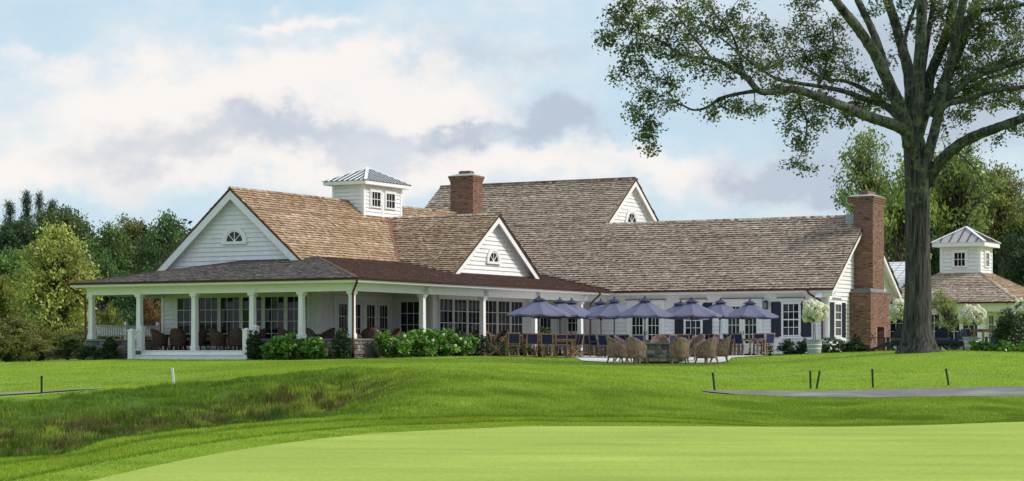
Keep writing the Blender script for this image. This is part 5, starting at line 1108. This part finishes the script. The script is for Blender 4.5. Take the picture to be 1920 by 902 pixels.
# bed along the wing and right of it
for k, (px, Y, w_, h_, m_, sh, lab) in enumerate(((1474, 99.5, 1.0, .8, 'box_leaf', 'loose', 'dark loose shrub under the right shuttered window'), (1506, 98.5, .7, .75, 'box_leaf', 'loose', 'dark loose shrub left of the potted white hydrangea tree'), (1489, 98.8, .9, .35, 'box_leaf', 'loose', 'low dark plant between the two shrubs under the window'),
        (1437, 101, .6, .75, 'box_leaf', 'cone', 'small evergreen cone left of the right shuttered window'), (1561, 94, 1.1, .78, 'box_leaf', 'ball', 'round evergreen right of the potted white hydrangea tree'), (1606, 96, .62, .95, 'box_leaf', 'cone', 'dark evergreen cone against the brick chimney base'), (1588, 96.5, .8, .75, 'box_leaf', 'loose', 'loose dark shrub under the shuttered side window'), (1612, 93, 1.0, .38, 'box_leaf', 'loose', 'low dark plant at the foot of the brick chimney'))):
    shrub('shrub', px, None, Y, w_, h_, m_, lab, n=2600, size=.075 if sh != 'loose' else .09, seed=50 + k, shape=sh)
shrub('shrub', 1786, None, 90, .62, .62, 'box_leaf', 'small evergreen ball behind the navy lawn chairs', n=900, size=.05, seed=61)
shrub('shrub', 1812, None, 89, .8, .75, 'box_leaf', 'dark shrub left of the pot with the large blossom tree', n=900, size=.07, seed=62, shape='loose')
shrub('large_shrub', 1896, None, 80.5, 1.6, 1.6, 'box_leaf', 'large dark glossy shrub at the right edge before the pavilion', n=5200, size=.10, seed=63, shape='loose')
for k, (px, Y, w_, lab) in enumerate(((1838, 80.5, .9, 'left clump of low yellow green plants beside the blossom pot'), (1862, 80, 1.0, 'middle clump of low yellow green plants in the right bed'), (1893, 79.5, .9, 'right clump of low yellow green plants below the dark shrub'), (1916, 80, 1.0, 'clump of low bright plants at the right edge'))):
    shrub('low_plant', px, None, Y, w_, .42, 'hydrangea_leaf', lab, cat='plant', n=700, size=.13, seed=70 + k, shape='loose', group='low bright plants in the right bed')
sheet('planting_bed', [tuple(on(*q)[:2]) for q in ((1545, 91), (1640, 89), (1640, 95), (1610, 99), (1540, 99))], 'soil', .07)
sheet('planting_bed', [tuple(hw(*q)[:2]) for q in ((-14.3, -1.4), (-11.3, -1.4), (-11.3, -.2), (-14.3, -.2))], 'soil', .03); sheet('planting_bed', [tuple(hw(*q)[:2]) for q in ((-4.8, -1.45), (.9, -1.45), (1.9, .4), (2.0, 8.0), (1.9, 11), (1.7, 13.2), (.3, 13.4), (.2, -.1), (-4.8, -.1))], 'soil', .03)
sheet('planting_bed', [tuple(on(*q)[:2]) for q in ((1440, 98), (1515, 96.6), (1525, 100), (1440, 103))], 'soil', .07)

def hydrangea_tree(px, Y, pot_h, pot_r, stem_h, r, rz_, lab, plab, seed, nf):
    p = on(px, Y); p.z += .04; g = random.Random(seed)
    pot = thing('planter', plab, 'planter', p, 0); mb = MB(); mb.lathe([(pot_r * .74, 0), (pot_r * .78, .02), (pot_r * .97, pot_h - .05), (pot_r * 1.06, pot_h - .045), (pot_r * 1.08, pot_h), (pot_r * .96, pot_h), (pot_r * .93, pot_h - .06)], 24); mb.build('body', 'pot', pot)
    for z in (.33, .62): mb = MB(); rr = pot_r * (.77 + .2 * z); mb.lathe([(rr + .0, pot_h * z - .015), (rr + .018, pot_h * z), (rr + .01, pot_h * z + .015)], 24); mb.build('band', 'trim', pot)
    mb = MB(); mb.lathe([(.01, pot_h - .05), (pot_r * .93, pot_h - .05), (pot_r * .93, pot_h - .055)], 20); mb.build('soil', 'soil', pot)
    t = thing('hydrangea_tree', lab, 'tree', p + Vector((0, 0, pot_h - .05)), 0); z = stem_h
    mb = MB(); mb.tube([(-.05, 0, 0), (-.03, 0, z * .5), (-.06, .02, z)], [.02, .018, .014], 6); mb.tube([(.04, 0, 0), (.02, 0, z * .5), (.03, .02, z)], [.02, .018, .014], 6); mb.build('trunk', 'bark_plain', t)
    c = z + rz_ * .6; leaves_in('leaves', 900, [(0, 0, c, r * .85, r * .85, rz_ * .85)], .11, 'hydrangea_leaf', t, seed, shell=.55); mb = MB()
    for k in range(nf):
        zz = 1 - 1.75 * (k + .5) / nf; a = k * 2.4; rr = math.sqrt(max(0, 1 - zz * zz)); q = g.uniform(.62, 1.16); blossom(mb, (rr * math.cos(a) * r * q, rr * math.sin(a) * r * q, c + zz * rz_ * q), g.uniform(.075, .13), g, 1.2)
    mb.build('blossoms', 'petal', t, 'stuff')
hydrangea_tree(1527, 86.6, .57, .34, .90, .52, .46, 'white flowering hydrangea tree in the tall pot before the wing', 'grey blue round planter with pale bands before the right shuttered window', 81, 62)
hydrangea_tree(1823, 82, .52, .36, .62, .48, .38, 'white flowering hydrangea tree in the pot right of the oak trunk', 'grey blue round planter right of the oak trunk', 82, 70)
hydrangea_tree(1686, 93, .5, .3, 1.05, .40, .5, 'white flowering hydrangea tree half hidden by the left of the oak trunk', 'planter hidden behind the left navy lawn chair', 83, 50)
hydrangea_tree(1921, 86, .5, .3, 1.05, .42, .35, 'white flowering hydrangea tree cut by the right edge', 'planter behind the large dark shrub at the right edge', 84, 34)
# ------------------------------------------------------------------ trees
def spline(pts, n=6):
    P = [Vector(p) for p in pts]; P = [P[0] * 2 - P[1]] + P + [P[-1] * 2 - P[-2]]; out = []
    for i in range(1, len(P) - 2):
        for k in range(n):
            t = k / n; a, b, c, d = P[i - 1], P[i], P[i + 1], P[i + 2]
            out.append(.5 * ((2 * b) + (c - a) * t + (2 * a - 5 * b + 4 * c - d) * t * t + (3 * b - a - 3 * c + d) * t ** 3))
    out.append(P[-2]); return out
def make_oak():
    Y0 = 78.0; base = on(1721, Y0); root = thing('oak_tree', 'huge old oak with mossy bark and spreading limbs over the right lawn', 'tree', base); B = Vector(base); g = random.Random(5)
    def pt(px, py, dy=0): return at(px, py, Y0 + dy) - B
    def limb(name, pts, w0, w1, sides=10, wob=.07, n=6):
        """pts: (px, py, depth offset); widths in photo pixels"""
        s = spline([pt(*p) for p in pts], n); m_ = len(s); rad = [(w0 + (w1 - w0) * (i / (m_ - 1)) ** .85) / 2 / F * Y0 for i in range(m_)]; mb = MB(); mb.tube(s, rad, sides, wob=wob); mb.smooth = True; mb.build(name, 'bark', root); return s, rad
    # trunk with flared foot
    ys = [662, 655, 646, 632, 610, 570, 520, 460, 400, 350, 310, 270, 245]; wd = [86, 76, 67, 59, 53, 50, 48, 46, 45, 45, 44, 41, 34]; cx = [1720, 1720, 1720, 1720, 1720, 1721, 1721, 1720.5, 1720, 1720, 1718, 1714, 1711]
    mb = MB(); n = 28; V = []; fs = []
    for i, (y, w, c) in enumerate(zip(ys, wd, cx)):
        for k in range(n):
            a = 2 * math.pi * k / n; fl = max(0, (w - 50) / 60); r = w / 2 * (1 + fl * .28 * math.cos(5 * a + .6) + .035 * math.sin(9 * a + y * .01) + .03 * math.sin(4 * a - y * .015)) / F * Y0; q = pt(c, y); V.append(q + Vector((math.cos(a) * r, math.sin(a) * r, 0)))
    for i in range(len(ys) - 1):
        for k in range(n): fs.append((i * n + k, i * n + (k + 1) % n, (i + 1) * n + (k + 1) % n, (i + 1) * n + k))
    mb.add(V, fs); mb.smooth = True; mb.build('trunk', 'bark', root)
    S = []
    def LB(*a, **k): S.append(limb('limb', *a, **k))
    LB([(1731, 440, -.15), (1729, 370, -.3), (1734, 318, -.4), (1745, 275, -.4), (1756, 230, -.4), (1764, 195, -.5), (1774, 146, -.6), (1787, 100, -.8), (1796, 50, -1), (1808, -10, -1.2), (1822, -80, -1.5)], 22, 15, 12)
    LB([(1712, 275, 0), (1694, 243, -.4), (1663, 230, -1), (1623, 217, -1.6), (1579, 199, -2.2), (1534, 182, -2.6), (1491, 168, -3), (1445, 172, -3.4), (1423, 170, -3.6), (1395, 142, -3.6), (1360, 120, -3.8), (1335, 110, -4), (1281, 103, -4.3), (1232, 74, -4.5), (1179, 57, -4.6)], 26, 2.2)
    LB([(1423, 170, -3.6), (1395, 174, -3.2), (1352, 184, -3), (1324, 202, -2.8), (1299, 206, -2.6), (1274, 195, -2.5), (1242, 188, -2.4), (1215, 205, -2.4)], 8, 1.6)
    LB([(1710, 250, .4), (1681, 213, 1), (1654, 195, 1.4), (1623, 186, 1.8), (1588, 173, 2.2), (1548, 164, 2.6), (1490, 155, 3), (1450, 145, 3.2), (1400, 110, 3.4), (1350, 70, 3.8), (1310, 40, 4)], 17, 2)
    LB([(1700, 236, .8), (1667, 204, 1.6), (1636, 177, 2.4), (1605, 160, 3), (1579, 151, 3.4), (1548, 148, 3.8), (1500, 120, 4.2), (1475, 85, 4.5)], 15, 2)
    LB([(1706, 275, -.2), (1698, 230, -.4), (1676, 177, -.6), (1654, 129, -.8), (1636, 93, -1), (1605, 49, -1.2), (1583, 22, -1.4), (1562, -6, -1.6), (1530, -60, -2)], 29, 14)
    LB([(1664, 150, -.7), (1652, 102, -.2), (1636, 58, .2), (1619, 22, .5), (1604, -10, .8), (1585, -60, 1)], 17, 11)
    LB([(1712, 262, .3), (1709, 222, .5), (1707, 177, .7), (1703, 133, .9), (1689, 80, 1.1), (1676, 35, 1.3), (1660, -10, 1.5), (1640, -70, 1.8)], 26, 16)
    LB([(1693, 92, 1), (1703, 48, 1.3), (1713, 20, 1.5), (1724, -15, 1.8)], 8, 6)
    LB([(1716, 265, 0), (1720, 213, -.2), (1723, 133, -.3), (1727, 66, -.4), (1729, -10, -.5), (1733, -80, -.6)], 29, 18)
    LB([(1722, 180, .5), (1733, 110, .9), (1742, 55, 1.2), (1752, -10, 1.5)], 15, 9)
    LB([(1722, 250, .4), (1738, 186, .7), (1743, 146, .8), (1760, 102, 1), (1778, 53, 1.2), (1790, -10, 1.4)], 25, 17)
    LB([(1740, 215, -.1), (1756, 190, -.2), (1774, 146, .2), (1796, 98, .6), (1813, 53, 1), (1828, 10, 1.3), (1842, -30, 1.6)], 25, 16)
    LB([(1755, 215, -.4), (1767, 195, -.4), (1791, 172, -.6), (1818, 150, -.9), (1858, 133, -1.3), (1925, 111, -1.8), (1990, 95, -2.2)], 13, 9)
    LB([(1758, 205, .2), (1774, 190, .6), (1809, 180, 1.2), (1845, 150, 1.6), (1880, 140, 2), (1930, 120, 2.4)], 12, 6)
    LB([(1752, 228, -.4), (1774, 197, -.8), (1809, 188, -1.3), (1845, 174, -1.8), (1880, 167, -2.3), (1930, 162, -2.8), (1990, 150, -3)], 12, 8)
    LB([(1742, 345, 0), (1751, 319, -.3), (1774, 292, -.8), (1800, 270, -1.2), (1836, 252, -1.8), (1871, 239, -2.3), (1925, 219, -3), (1990, 190, -3.5)], 26, 15, 12)
    LB([(1800, 70, -.8), (1827, 26, -1), (1855, 18, -1.4), (1895, 13, -1.8), (1940, 3, -2)], 10, 7)
    LB([(1786, 281, -1), (1812, 300, -1.2), (1836, 330, -1.3), (1850, 368, -1.3)], 5, 1.5)
    LB([(1500, 170, -2.9), (1500, 200, -2.5), (1512, 225, -2.4), (1510, 262, -2.3), (1497, 300, -2.2), (1480, 316, -2.2)], 6, 1.2)
    LB([(1535, 158, 2.8), (1550, 120, 3), (1562, 85, 3.2), (1560, 50, 3.4), (1548, 20, 3.6)], 6, 1.5)
    LB([(1395, 142, -3.6), (1385, 100, -3.4), (1370, 60, -3.2), (1340, 25, -3), (1325, -10, -3)], 6, 2)
    LB([(1335, 110, -4), (1300, 70, -4.2), (1270, 30, -4.4), (1240, 5, -4.6)], 5, 1.6)
    # where the leaves hang: (px, py, rx, ry, leaves, depth)
    BL = [(1135, 72, 30, 22, 190, -4.6), (1160, 40, 32, 26, 240, -4.6), (1175, 14, 28, 18, 190, -4.6), (1200, 50, 36, 28, 300, -4.5), (1225, 18, 36, 20, 240, -4.5), (1190, 92, 34, 26, 260, -4.4), (1168, 140, 24, 18, 120, -4.2), (1198, 128, 30, 22, 190, -4.2), (1240, 85, 38, 28, 320, -4.4), (1265, 50, 36, 28, 260, -4.4), (1215, 168, 30, 26, 210, -2.6),
          (1197, 205, 24, 26, 200, -2.4), (1222, 235, 22, 24, 190, -2.4), (1206, 250, 20, 20, 110, -2.4), (1218, 276, 15, 14, 80, -2.4), (1250, 195, 28, 24, 170, -2.5), (1258, 150, 36, 28, 230, -2.8), (1285, 105, 40, 28, 300, -4), (1300, 55, 40, 30, 280, -4), (1320, 18, 36, 20, 200, -3.2), (1290, 20, 30, 20, 130, -4.2), (1345, 60, 40, 32, 320, -3.4), (1330, 130, 38, 26, 260, -3.6), (1375, 35, 30, 26, 170, -3.2),
          (1395, 75, 38, 34, 320, -3.4), (1380, 125, 38, 28, 280, -3.5), (1335, 212, 20, 20, 120, -2.8), (1362, 195, 22, 14, 90, -3), (1385, 200, 26, 20, 150, -3.2), (1415, 205, 24, 18, 130, -3.4), (1430, 125, 40, 32, 340, -3.4), (1440, 70, 34, 30, 240, 3.2), (1425, 40, 26, 16, 80, 3.4), (1455, 165, 34, 22, 250, -3.2), (1470, 110, 36, 32, 280, 3), (1480, 70, 20, 30, 100, 4.2), (1490, 200, 34, 28, 230, -2.6), (1475, 245, 20, 26, 120, -2.4), (1503, 265, 24, 26, 160, -2.3), (1492, 305, 22, 14, 80, -2.2), (1515, 318, 14, 10, 40, -2.2),
          (1505, 40, 26, 30, 150, 4), (1530, 65, 34, 34, 260, 3.4), (1560, 95, 34, 36, 260, 3.2), (1520, 110, 36, 30, 270, 3.6), (1555, 140, 38, 26, 260, 3.4), (1540, 195, 34, 26, 240, 2.4), (1530, 228, 24, 22, 130, -2.3), (1500, 10, 30, 18, 130, 3.8), (1575, 45, 26, 24, 120, 3.4), (1590, 120, 22, 40, 110, 2.6), (1605, 200, 34, 24, 190, 1.8), (1585, 225, 26, 20, 110, 2), (1640, 195, 30, 24, 170, 1.6), (1655, 170, 26, 20, 120, 1.2), (1610, 150, 28, 22, 130, 2.8),
          (1640, 20, 26, 24, 90, .4), (1680, 55, 16, 40, 90, 1.6), (1705, 45, 18, 34, 70, 1.4), (1755, 35, 24, 40, 170, 1), (1770, 90, 24, 34, 190, .8), (1795, 60, 34, 40, 340, 0), (1820, 30, 36, 28, 280, 0), (1850, 60, 40, 30, 300, .5), (1840, 95, 40, 28, 330, .4), (1885, 25, 36, 26, 240, -1.6), (1905, 60, 30, 34, 150, -1.4), (1885, 90, 34, 26, 200, .8), (1800, 125, 36, 28, 300, .4), (1835, 135, 34, 22, 260, -.8), (1870, 125, 38, 22, 260, 1.2), (1905, 120, 28, 24, 180, 1.6),
          (1775, 165, 26, 22, 190, -.2), (1810, 165, 34, 22, 260, 1), (1850, 165, 36, 20, 240, 1), (1890, 165, 36, 24, 230, -1.8), (1830, 195, 34, 16, 150, -1.2), (1875, 195, 34, 16, 140, -2), (1910, 195, 22, 16, 80, -2.5), (1800, 215, 30, 20, 130, -.6), (1770, 225, 18, 26, 90, .4), (1905, 245, 24, 14, 60, -2.6), (1870, 262, 20, 10, 40, -2.2), (1690, 195, 16, 30, 60, .8), (1735, 150, 14, 40, 60, .8), (1760, 5, 40, 20, 170, 1), (1860, 5, 60, 16, 220, -1), (1700, 5, 30, 14, 70, 1.2), (1665, 110, 20, 24, 50, .6), (1840, 345, 22, 30, 60, -1.3), (1815, 310, 20, 14, 40, -1.2)]
    # limbs further up outside the frame carry leaves too
    for k in range(26): BL.append((g.uniform(1380, 1990), g.uniform(-190, -20), 55, 40, 260, g.uniform(-4, 4)))
    for k in range(8): BL.append((g.uniform(1935, 2150), g.uniform(-20, 230), 45, 40, 220, g.uniform(-4, 3)))
    skel = [(p, r) for s, rr in S for p, r in zip(s, rr)]; SP = np.array([tuple(p) for p, r in skel]); tw = MB(); C = []; T = []
    gn = np.random.default_rng(9)
    for (px, py, rx, ry, nl, dy) in BL:
        c = pt(px, py, dy); d = SP - np.array(tuple(c)); d2 = (d * d).sum(1); d2 = d2 + .6 * np.maximum(0, SP[:, 2] - c.z - .4) ** 2; k = int(np.argmin(d2)); p0 = Vector(SP[k]); r0 = min(skel[k][1] * .5, .028)
        mid = p0.lerp(c, .5) + Vector((g.uniform(-.12, .12), g.uniform(-.12, .12), g.uniform(.0, .18))) * (c - p0).length
        s = spline([p0, mid, c], 4); tw.tube(s, [r0 + (.008 - r0) * i / (len(s) - 1) for i in range(len(s))], 5, cap=False)
        nl = int(nl * (1.6 if px < 1480 else 2.2)); ncl = max(4, nl // 15); mx, mz = rx / F * Y0, ry / F * Y0; base_t = gn.normal(.42, .1)
        for _ in range(ncl):
            a = gn.normal(size=3); a /= np.linalg.norm(a); rr = gn.uniform(.25, 1.12); q = c + Vector((a[0] * mx, a[1] * (mx + mz) * .6, a[2] * mz)) * rr
            m2 = s[-3].lerp(q, .55) + Vector((0, 0, gn.uniform(-.02, .1))); tw.tube([s[-3], m2, q], [.009, .007, .004], 4, cap=False)
            k_ = int(nl / ncl); pp = np.array(tuple(q)) + gn.normal(size=(k_, 3)) * [.14, .14, .11]; C.append(pp); T.append(np.clip(base_t + gn.normal(.06, .22) + gn.normal(0, .13, k_), 0, 1))
    tw.build('twigs', 'bark', root, 'stuff')
    # leaves along the mossy limbs
    C = np.concatenate(C); T = np.concatenate(T); me = leaf_mesh('crown', C, np.random.default_rng(2).uniform(.09, .165, len(C)), T, .25, .58, 5); me.materials.append(M['oak_leaf']); link('crown', me, root, 'stuff')
make_oak()

CROWN = {}
def crown_mesh(kind, seed):
    """crown of height 1 and width 1, base at z = 0, leaves gathered in clumps along boughs"""
    g = np.random.default_rng(seed); C = []; T = []; bou = MB(); nb, per = {'round': (190, 62), 'tall': (210, 60), 'airy': (105, 46), 'conifer': (170, 44), 'bush': (90, 50)}[kind]
    lobes = [(g.uniform(-.27, .27), g.uniform(-.27, .27), g.uniform(.25, .8), g.uniform(.17, .3)) for _ in range(11)]
    for i in range(nb):
        if kind == 'conifer':
            h = g.uniform(.03, 1) ** 1.0; r = (1 - h) * .5 * g.uniform(.35, 1.1) + .015; a = g.uniform(0, 2 * np.pi); c = np.array([np.cos(a) * r, np.sin(a) * r, h - .08 * r]); s = np.array([.06, .06, .02])
        elif kind == 'tall':
            h = g.uniform(.05, 1); r = .5 * np.sin(np.pi * min(1, .12 + h * .86)) ** .75 * g.uniform(.35, 1.08); a = g.uniform(0, 2 * np.pi); c = np.array([np.cos(a) * r, np.sin(a) * r, h + g.uniform(-.03, .03)]); s = np.array([.062, .062, .032])
        else:
            lx, ly, lz, lr = lobes[g.integers(len(lobes))]; d = g.normal(size=3); d /= np.linalg.norm(d); d[2] = abs(d[2]) * 1.0 if g.uniform() < .72 else d[2]; c = np.array([lx, ly, lz]) + d * lr * g.uniform(.6, 1.08); s = np.array([.052, .052, .036]); c[2] = np.clip(c[2], .02, 1)
        P = c + g.normal(size=(per, 3)) * s; C.append(P)
        ct = .5 + g.normal(0, .2); T.append(np.clip(ct + g.normal(0, .16, per), 0, 1))
        b0 = Vector((0, 0, max(0, c[2] * .62 - .05))); bou.tube([b0, b0.lerp(Vector(c), .55) + Vector((0, 0, .03)), Vector(c)], [.010, .006, .002], 4, cap=False)
    C = np.concatenate(C); T = np.concatenate(T); sz = {'round': .036, 'tall': .034, 'airy': .034, 'conifer': .034, 'bush': .05}[kind]
    me = leaf_mesh('crown', C, g.uniform(.7, 1.35, len(C)) * sz, T, .35, .6 if kind != 'conifer' else .3, seed); me.materials.append(M['leaf']); bm = bou.mesh('boughs'); bm.materials.append(M['bark_plain']); return me, bm
TR = MB(); TR.tube([(0, 0, -.06), (0, 0, .02), (.012, 0, .25), (-.01, .01, .55), (0, 0, .85)], [.040, .030, .024, .017, .006], 9); TRUNK = TR.mesh('trunk'); TRUNK.materials.append(M['bark_plain'])
def tree(name, px, top, Y, wpx, col, kind, lab, var=0, bot=None, rz=0, pale=False, group=None):
    key = (kind, var)
    if key not in CROWN: CROWN[key] = crown_mesh(kind, 200 + var * 17 + len(kind))
    p = on(px, Y); H = EYE + (HY - top) / F * Y - p.z; Wd = wpx / F * Y * 1.0; zb = 0.0 if bot is None else max(0, EYE + (HY - bot) / F * Y - p.z)
    o = thing(name, lab, 'tree' if kind != 'bush' else 'bush', p, rz, group); tr = link('trunk', TRUNK, o); k = H / 1.0; tr.scale = (k * .8, k * .8, k * .95)
    me, bm = CROWN[key]; c = link('crown', me, o, 'stuff'); c.location = (0, 0, zb); c.scale = (Wd * 1.05, Wd * 1.05, (H - zb) * 1.02); c.color = (*col, 1)
    b = link('boughs', bm, o, 'stuff'); b.location = (0, 0, zb); b.scale = c.scale
    if kind == 'bush':
        tr.scale = (k * .8, k * .8, k * .5); c.location = b.location = (0, 0, -.22 * H); c.scale = b.scale = (Wd * 1.05, Wd * 1.05, H * 1.26)
    if pale: tr.data = PALE_T
    return o
PALE_T = TRUNK.copy(); PALE_T.materials.clear(); PALE_T.materials.append(M['bark_pale'])
OLIVE, GREEN, DARK, LIME, DEEP, RUST, GOLD = (.19, .20, .04), (.08, .15, .045), (.05, .095, .035), (.29, .32, .08), (.035, .065, .032), (.16, .08, .04), (.22, .21, .045)
for a in [
 ('maple_tree', 105, 438, 112, 165, LIME, 'tall', 'light yellow green tree standing alone left of the porch', 0, 655, .3), ('tree', 40, 470, 128, 105, (.12, .20, .06), 'round', 'mid green tree behind the light tree at the left', 0, 640, 1),
 ('tree', 8, 520, 118, 80, OLIVE, 'round', 'olive tree at the left edge', 1, 640, 2), ('tree', 45, 418, 175, 130, DARK, 'round', 'tall dark tree on the left skyline under the conifers', 1, 560, .5), ('tree', 135, 393, 172, 120, (.085, .12, .04), 'round', 'dark olive tree on the skyline above the light tree', 0, 560, 2.2),
 ('tree', 205, 428, 150, 130, (.10, .165, .045), 'round', 'large fresh green tree between the light tree and the gable', 2, 600, .9), ('tree', 248, 415, 190, 90, (.14, .145, .05), 'round', 'faded olive tree on the skyline left of the gable', 1, 560, 3), ('tree', 315, 412, 142, 110, (.07, .12, .04), 'tall', 'dark green tree just left of the gable', 1, 640, 1.6),
 ('tree', 292, 440, 180, 90, (.095, .125, .05), 'round', 'grey green tree on the ridge left of the gable', 0, 600, 4), ('tree', 350, 432, 150, 90, DARK, 'round', 'dark tree half hidden behind the left gable', 2, 640, 5), ('tree', 170, 480, 138, 90, (.08, .14, .045), 'round', 'deep green tree right behind the light tree', 1, 645, 5.2),
 ('tree', 260, 500, 132, 120, (.05, .1, .036), 'round', 'dark bushy tree behind the porch roof', 2, 655, 2.6), ('conifer', 18, 384, 190, 70, DEEP, 'conifer', 'dark conifer at the far left of the skyline', 0, 560, 0), ('conifer', 50, 366, 192, 64, DEEP, 'conifer', 'tallest dark conifer on the left skyline', 1, 560, 1), ('conifer', 74, 368, 190, 56, DEEP, 'conifer', 'dark conifer right of the tallest one', 0, 560, 2), ('conifer', 98, 382, 188, 66, DEEP, 'conifer', 'broad dark conifer at the right of the skyline group', 1, 560, 3),
 ('bush', 12, 610, 98, 100, (.14, .15, .04), 'bush', 'wide olive bush at the very left edge of the lawn', 1, None, 4.1), ('bush', 128, 628, 101, 80, (.11, .13, .04), 'bush', 'dull green bush between the light tree and the porch', 0, None, 5.5), ('bush', 55, 632, 100, 90, (.17, .165, .05), 'bush', 'straw coloured low bush at the foot of the light tree', 0, None, .9), ('bush', 28, 600, 106, 130, (.12, .12, .035), 'bush', 'olive scrub bush at the left edge of the lawn', 0, None, 0), ('bush', 75, 620, 104, 70, (.15, .15, .035), 'bush', 'low olive bush under the light tree', 1, None, 1), ('bush', 150, 622, 110, 70, (.13, .14, .03), 'bush', 'olive bush right of the light tree trunk', 0, None, 2), ('bush', 205, 575, 116, 70, (.14, .16, .035), 'bush', 'yellow green bush seen between the left porch columns', 1, None, 3), ('bush', 245, 590, 122, 70, (.04, .08, .025), 'bush', 'dark green bush behind the porch railing', 0, None, 4), ('bush', 286, 555, 119, 52, RUST, 'bush', 'rust coloured bush beside the left end of the porch wall', 1, None, 5), ('bush', 176, 640, 104, 40, (.05, .08, .02), 'bush', 'small dark bush by the left downspout', 0, None, 2.3), ('bush', 75, 660, 101, 22, (.02, .05, .02), 'bush', 'tiny dark round bush on the lawn edge below the light tree', 1, None, .3),
 ('tree', 1630, 255, 128, 150, (.19, .25, .07), 'airy', 'airy light green tree behind the oak trunk, left side', 0, 500, .4), ('tree', 1690, 275, 124, 150, (.20, .255, .07), 'airy', 'airy yellow green tree straight behind the oak trunk', 1, 540, 1.4), ('tree', 1800, 262, 126, 190, (.19, .24, .07), 'airy', 'airy green tree behind the oak trunk, right side', 2, 500, 2.2), ('tree', 1875, 318, 130, 130, (.17, .18, .05), 'airy', 'bronze green airy tree right of the oak', 0, 520, 3.1),
 ('tree', 1648, 345, 146, 130, (.12, .185, .055), 'round', 'broad mid green tree just right of the brick chimney top', 2, 600, 1.7), ('tree', 1745, 335, 150, 150, (.11, .17, .05), 'round', 'broad green tree behind the fork of the oak', 0, 600, 2.9), ('tree', 1835, 335, 148, 150, (.115, .175, .052), 'round', 'broad green tree above the pavilion cupola', 1, 600, 3.7), ('tree', 1905, 350, 144, 140, (.11, .155, .05), 'round', 'broad green tree above the pavilion right slope', 2, 600, 4.9), ('tree', 1668, 385, 135, 90, (.10, .16, .045), 'round', 'mid green tree right of the brick chimney', 0, 560, .2), ('tree', 1640, 440, 150, 90, (.03, .06, .022), 'round', 'dark tree low behind the brick chimney', 1, 600, 1.1), ('tree', 1775, 430, 140, 120, (.055, .10, .035), 'round', 'dark tree left behind the pavilion cupola', 2, 620, 2), ('tree', 1850, 420, 138, 130, (.05, .095, .034), 'round', 'dark tree right behind the pavilion cupola', 1, 620, 3), ('tree', 1910, 390, 132, 130, (.06, .105, .036), 'round', 'dark bushy tree at the right edge behind the pavilion', 0, 640, 4), ('tree', 1720, 450, 145, 110, (.05, .095, .034), 'tall', 'dark tree behind the oak trunk and annexe', 0, 620, 4.4), ('tree', 1935, 440, 122, 110, (.04, .08, .03), 'round', 'deep green tree cut by the right edge', 2, 650, 5),
 ('small_tree', 1776, 545, 91, 72, (.22, .25, .09), 'airy', 'small young pale stemmed tree between the oak and the pavilion', 2, 640, .8)]:
    tree(*a[:10] if False else a[:8], var=a[8], bot=a[9], rz=a[10], pale=a[0] == 'small_tree')
# wood beyond: reads as one mass
def make_wood():
    g = np.random.default_rng(77); C = []; T = []
    for px0, px1, n, ytop in ((-500, 420, 240, 455), (1580, 2500, 240, 470)):
        for _ in range(n):
            px = g.uniform(px0, px1); Y = g.uniform(165, 215); x = (px - CX) / F * Y; z0 = gz(x, Y); zt = EYE + (HY - ytop + g.normal(0, 14)) / F * Y; c = np.array([x, Y, z0 + (zt - z0) * g.uniform(.1, 1)]); k = 90; P = c + g.normal(size=(k, 3)) * [1.1, 1.1, .75]; C.append(P); T.append(np.clip(g.normal(.45, .2) + g.normal(0, .15, k), 0, 1))
    C = np.concatenate(C); T = np.concatenate(T); me = leaf_mesh('far_wood', C, g.uniform(.3, .6, len(C)), T, .35, .6, 3); me.materials.append(M['leaf']); o = link('far_wood', me, None, 'stuff'); o.color = (.035, .062, .022, 1)
make_wood()
